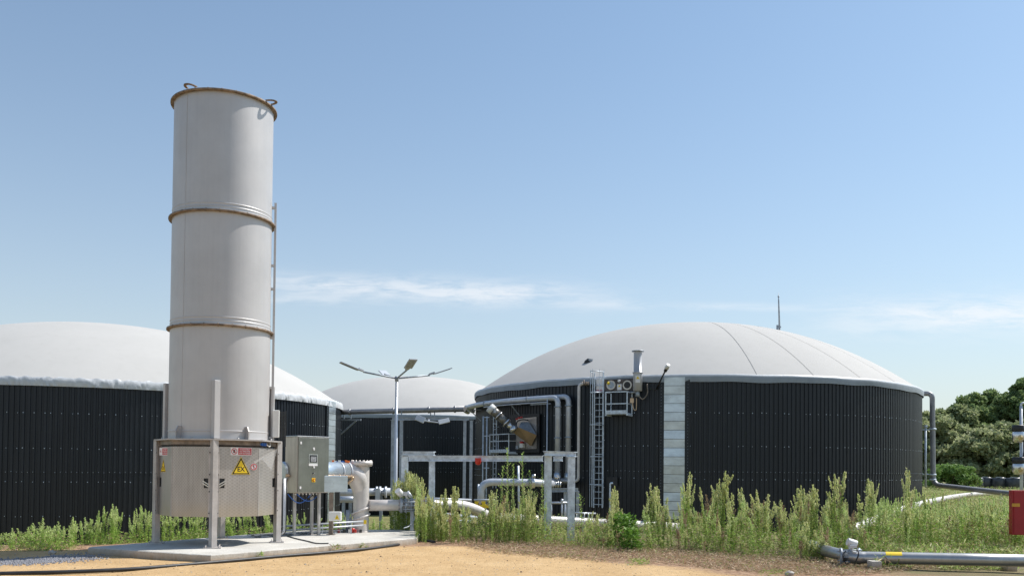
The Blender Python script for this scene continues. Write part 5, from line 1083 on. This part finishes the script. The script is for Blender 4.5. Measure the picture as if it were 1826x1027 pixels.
ltop = ((-60, 950), (0, 948), (30, 944), (60, 930), (90, 934), (125, 932), (150, 918), (180, 918), (205, 896), (235, 912), (258, 898), (300, 905), (700, 915))
for k in range(200):     # left: fresh green row in front of the left tank, then behind the slab
    u = rw.uniform(-50, 285) if k < 100 else rw.uniform(285, 690); Y_ = backy(u) + .15 + rw.random() ** 1.5 * 2.0
    if u > 600 and rw.random() < .5: continue
    if u < 60 and rw.random() < .3: continue
    tv = next(b_ + (d_ - b_) * (u - a) / (c_ - a) for (a, b_), (c_, d_) in zip(ltop, ltop[1:]) if a <= u <= c_) + abs(rw.gauss(0, 13))
    put(u, Y_, min(1.5, max(.3, P(u, tv, Y_).z - gz(TX(u, Y_), Y_))), 'L')
for u, tv in ((207, 892), (180, 900), (26, 943), (62, 936), (81, 922), (102, 928), (133, 920), (164, 922), (250, 900), (262, 898), (205, 905), (212, 903)):
    Y_ = backy(u) + .5
    for j in range(2): put(u + rw.uniform(-2, 2), Y_ + rw.uniform(0, .4), P(u, tv + 6 * j, Y_).z, 'L')
for k in range(190):
    u = rw.uniform(1560, 1838); Y_ = 20.4 + rw.random() * 7; tv = rw.uniform(884, 915) if Y_ < 25 else rw.uniform(886, 900)
    put(u, Y_, max(.4, P(u, tv, Y_).z), 'L' if k % 3 else 'G')
for k in range(16):     # weeds over the buried end of the ground pipe
    u = rw.uniform(1428, 1474); put(u, 18.35 + rw.random() * .35, rw.uniform(.35, .75), 'D' if k % 4 == 0 else 'G')
# plants crowding the housing base line and slab back
items.sort(key=lambda a: a[0])
labL = 'fresh green tall weed in the row before the left tank'; labG = 'tall pale headed weed in the dense band before the right tank'; labD = 'dead brown tall weed in the dense band before the right tank'
ind = 0; restG = {'G': [], 'L': [], 'D': []}; cnt = {'G': 0, 'L': 0, 'D': 0}; lim = {'G': 160, 'L': 112, 'D': 22}
for (_, x, y, z, h_, kind) in items:
    left_side = kind == 'L' and x < -3.0
    kk = 'L' if left_side else ('D' if kind == 'D' else 'G')
    rot = rw.uniform(0, math.tau); wf = (.70 + .30 * h_) * rw.uniform(.75, 1.15); mi = rw.randrange(14)
    if cnt[kk] < lim[kk]:
        cnt[kk] += 1; me = (meshL[mi % 8] if kind == 'L' else meshD[mi % 3] if kind == 'D' else meshG[mi])
        o = bpy.data.objects.new('dry_weed' if kind == 'D' else 'tall_weed', me); C.objects.link(o); o.location = (x, y, z); o.rotation_euler = (rw.gauss(0, .07), rw.gauss(0, .07), rot); o.scale = (wf, wf, h_)
        u_ = 913 + 1609 * x / y
        if kk == 'L':
            zn = next(z_ for z_ in ((90, 'at the far left end of the green row'), (180, 'in the green row left of the flare stack'), (275, 'in the green row just left of the concrete slab'), (400, 'behind the slab, under the left half of the perforated housing'), (505, 'behind the slab, under the right half of the perforated housing'), (9999, 'behind the slab, below the steel cabinet and duct')) if u_ < z_[0])[1]
            tag(o, 'fresh green weed ' + zn, 'weed', 'green weeds ' + zn)
        else:
            zn = next(z_ for z_ in ((785, 'in the bushy clump over the end of the slab'), (870, 'before the bend of the pale pipeline'), (970, 'between the beacon and the left frame column'), (1060, 'around the right frame column'), (1150, 'below the caged ladder'), (1230, 'in front of the galvanised strip'), (1330, 'in the tallest part just right of the galvanised strip'), (1480, 'before the right half of the right tank'), (1600, 'behind the valve of the ground pipe'), (1700, 'near the gooseneck pipe'), (9999, 'left of the red cabinet')) if u_ < z_[0])[1]
            tag(o, ('dead brown weed ' if kind == 'D' else 'tall pale headed weed ') + zn, 'weed', ('dead weeds ' if kind == 'D' else 'tall weeds ') + zn)
    else: restG[kind].append((x, y, z, rot, wf, h_, mi))
def merged(name, lst, protos, mats, label):
    if not lst: return
    V, MI = [], []
    for (x, y, z, rot, wf, h_, mi) in lst:
        v, m_ = protos[mi % len(protos)]; c_, s_ = math.cos(rot), math.sin(rot); a = v * np.array([wf, wf, h_]); b_ = np.stack([a[:, 0] * c_ - a[:, 1] * s_ + x, a[:, 0] * s_ + a[:, 1] * c_ + y, a[:, 2] + z], 1); V.append(b_); MI.append(m_)
    V = np.concatenate(V); MI = np.concatenate(MI); me = mesh_np(name, V, len(MI), mats, MI); o = bpy.data.objects.new(name, me); C.objects.link(o); tag(o, label, 'weeds', kind='stuff')
merged('weed_thicket', restG['G'], protoG, GW, 'dense thicket of pale headed weeds farther back in the band'); merged('fresh_weed_thicket', restG['L'], protoL, GL, 'fresh green weeds mixed through the weed thicket'); merged('dead_weed_thicket', restG['D'], protoD, GD, 'dead brown weeds mixed through the weed thicket')
# understorey, dry litter, grass
def scatter(name, mats, label, n, fn, size, seed, kind='stuff', upb=.6, flat=.12):
    r = np.random.default_rng(seed); pts = []
    rr = random.Random(seed)
    while len(pts) < n:
        q = fn(rr)
        if q: pts.append(q)
    pts = np.array([(p[0], p[1], p[2]) for p in pts]); n = len(pts); d = r.normal(size=(n, 3)) * np.array([1, 1, .35]); d[:, 2] += upb * r.uniform(.2, 1, n); d /= np.linalg.norm(d, axis=1)[:, None]; ln = size * r.uniform(.4, 1.2, n)[:, None]; wv = np.cross(d, r.normal(size=(n, 3))); wv /= np.linalg.norm(wv, axis=1)[:, None]
    v = np.stack([pts, pts + d * ln * .5 + wv * ln * flat, pts + d * ln, pts + d * ln * .5 - wv * ln * flat], 1).reshape(-1, 3); mi = r.integers(0, len(mats), n)
    me = mesh_np(name, v, n, mats, mi); o = bpy.data.objects.new(name, me); C.objects.link(o); return tag(o, label, name.replace('_', ' '), kind=kind)
def f_under(rr):
    u = rr.uniform(742, 1836); Y_ = fronty(u) - .25 + rr.random() ** 1.4 * (5 if u < 1560 else 15); x = TX(u, Y_)
    if math.sin(x * 2.3 + Y_ * 1.7) + math.sin(x * 5.1 - Y_) * .6 + rr.gauss(0, .5) < -.4: return None
    return (x, Y_, gz(x, Y_) + rr.random() ** 1.8 * .55)
scatter('ground_cover', [wleaf_m, wleaf_m, lleaf_m, wdry_m], 'low leafy ground cover under the tall weeds', 60000, f_under, .06, 5)
def f_dry(rr):
    u = rr.uniform(750, 1850); Y_ = fronty(u) + rr.uniform(-3.0, 1.2); x = TX(u, Y_); d1 = x + Y_ - 19.9 + 1.1 * math.sin(x * 1.3 + 1) + rr.gauss(0, .5)
    if d1 < 0: return None
    return (x, Y_, gz(x, Y_) + rr.random() ** 3 * .09)
scatter('dry_litter', [wdry_m] * 11 + [wleaf_m], 'dry brown stalks and litter between the sand and the weeds', 62000, f_dry, .095, 6, upb=.22, flat=.06)
def f_lg(rr):
    u = rr.uniform(-60, 740); Y_ = backy(u) + rr.random() ** 1.3 * 3.5 - (.25 if u < 150 else -.1); x = TX(u, Y_)
    if math.sin(x * 3.1 + Y_ * 2) + rr.gauss(0, .6) < -.3: return None
    return (x, Y_, gz(x, Y_) + rr.random() ** 2.2 * .28)
scatter('green_undergrowth', [lleaf_m, lleaf_m, wleaf_m, wdry_m], 'green undergrowth below the row of fresh weeds behind the slab', 26000, f_lg, .07, 9)
def f_grass(rr):
    u = rr.uniform(1560, 1850); Y_ = rr.uniform(20, 70) if rr.random() < .75 else rr.uniform(17, 23); x = TX(u, Y_)
    if Y_ < 20.5 and math.sin(x * 3) + math.sin(Y_ * 4 + x) < .2: return None
    return (x, Y_, gz(x, Y_) + rr.random() ** 2 * (.2 if Y_ < 21 else .75))
scatter('field_grass', [lleaf_m, wleaf_m, whead_m, wdry_m], 'yellow green grass of the field beyond the right hand weeds', 110000, f_grass, .15, 10, upb=1.2, flat=.06)
def tuft(u, v, r_, h_, n, mats, label, name, seed, size=.09, flat=.2, base_z=0.):
    c_ = PG(u, v, base_z); rr = random.Random(seed); pts = []
    for k in range(n): a = rr.uniform(0, math.tau); q = r_ * rr.random() ** .6; zf = rr.random(); pts.append((math.cos(a) * q * (1 - .4 * zf), math.sin(a) * q * (1 - .4 * zf), zf * h_))
    it = iter(pts); me_o = scatter(name, mats, label, n, lambda _: next(it), size, seed, kind=None, upb=.5, flat=flat); me_o.location = (c_.x, c_.y, c_.z); me_o['category'] = 'plant'; return me_o
tuft(1112, 975, .42, .75, 900, [bright_leaf_m], 'bright green broad leaved plant right of the tall narrow weed', 'leafy_plant', 31, .12, .26)
tuft(1125, 982, .3, .5, 450, [bright_leaf_m], 'smaller bright green plant at the foot of the broad leaved one', 'leafy_plant', 32, .11, .26)
tuft(463, 995.5, .13, .12, 45, [wleaf_m, lleaf_m], 'small green tuft against the slab face near the front corner', 'grass_tuft', 33, .09, .12)
tuft(600, 984, .22, .14, 70, [wleaf_m, wdry_m], 'low tuft against the slab face below the junction box', 'grass_tuft', 34, .09, .12)
tuft(645, 979, .16, .12, 50, [wleaf_m, wdry_m], 'low tuft against the slab face below the riser pipe', 'grass_tuft', 35, .09, .12)
tuft(381, 1000, .05, .08, 16, [lleaf_m], 'tiny green sprout at the front corner of the slab', 'grass_tuft', 36, .06, .14)
tuft(1140, 1006, .3, .10, 200, [lleaf_m, wleaf_m], 'green grass tuft at the edge of the sand', 'grass_tuft', 37, .09, .06)
tuft(1385, 1024, .35, .08, 160, [lleaf_m, wleaf_m], 'green grass tuft beside the pale stone', 'grass_tuft', 38, .08, .06)
# tall open sprigs with paired leaves in front of the mixer
def sprig(u, vt, Y_, label, seed):
    x = TX(u, Y_); h_ = P(u, vt, Y_).z - gz(x, Y_); base = Vector((x, Y_, gz(x, Y_))); rr = random.Random(seed); V = MB(); lean = Vector((rr.uniform(-.08, .08), 0, 0)); pt = lambda t: base + UPV * h_ * t + lean * t * t
    V.path([pt(k / 6) for k in range(7)], [.009 - .001 * k for k in range(7)], 5, m=1)
    for k in range(int(h_ * 48)):
        t = .3 + .7 * k / (h_ * 48); a = k * 2.4; d_ = Vector((math.cos(a), math.sin(a), .8)).normalized(); ln = rr.uniform(.05, .085); w_ = d_.cross(UPV).normalized() * .012; p = pt(t)
        if rr.random() < .35 and t < .85:
            e = p + d_ * rr.uniform(.08, .2); V.path([p, e], [.004, .002], 3, m=1, caps=False); p = e
        V.add([p, p + d_ * ln * .5 + w_, p + d_ * ln, p + d_ * ln * .5 - w_], [(0, 1, 2, 3)])
    one(V, 'leafy_sprig', [lleaf_m, wstem_m], label, 'plant', base)
for k, (u, vt, lab) in enumerate(((907, 799, 'tallest open sprig of small leaves crossing the long beam'), (932, 806, 'second tall open sprig, just right of the tallest one'), (893, 830, 'open leafy sprig left of the tallest one'), (968, 828, 'open leafy sprig touching the left frame column'), (916, 826, 'open leafy sprig between the two tallest ones'), (946, 838, 'short open leafy sprig near the pipe valve'), (1039, 880, 'open reddish sprig alone right of the frame column'))): sprig(u, vt, 22.9 + .1 * k, lab, 60 + k)
for o in bpy.data.objects:
    for kx in ('_org', 'cx', 'cy', 'R'):
        if kx in o: del o[kx]
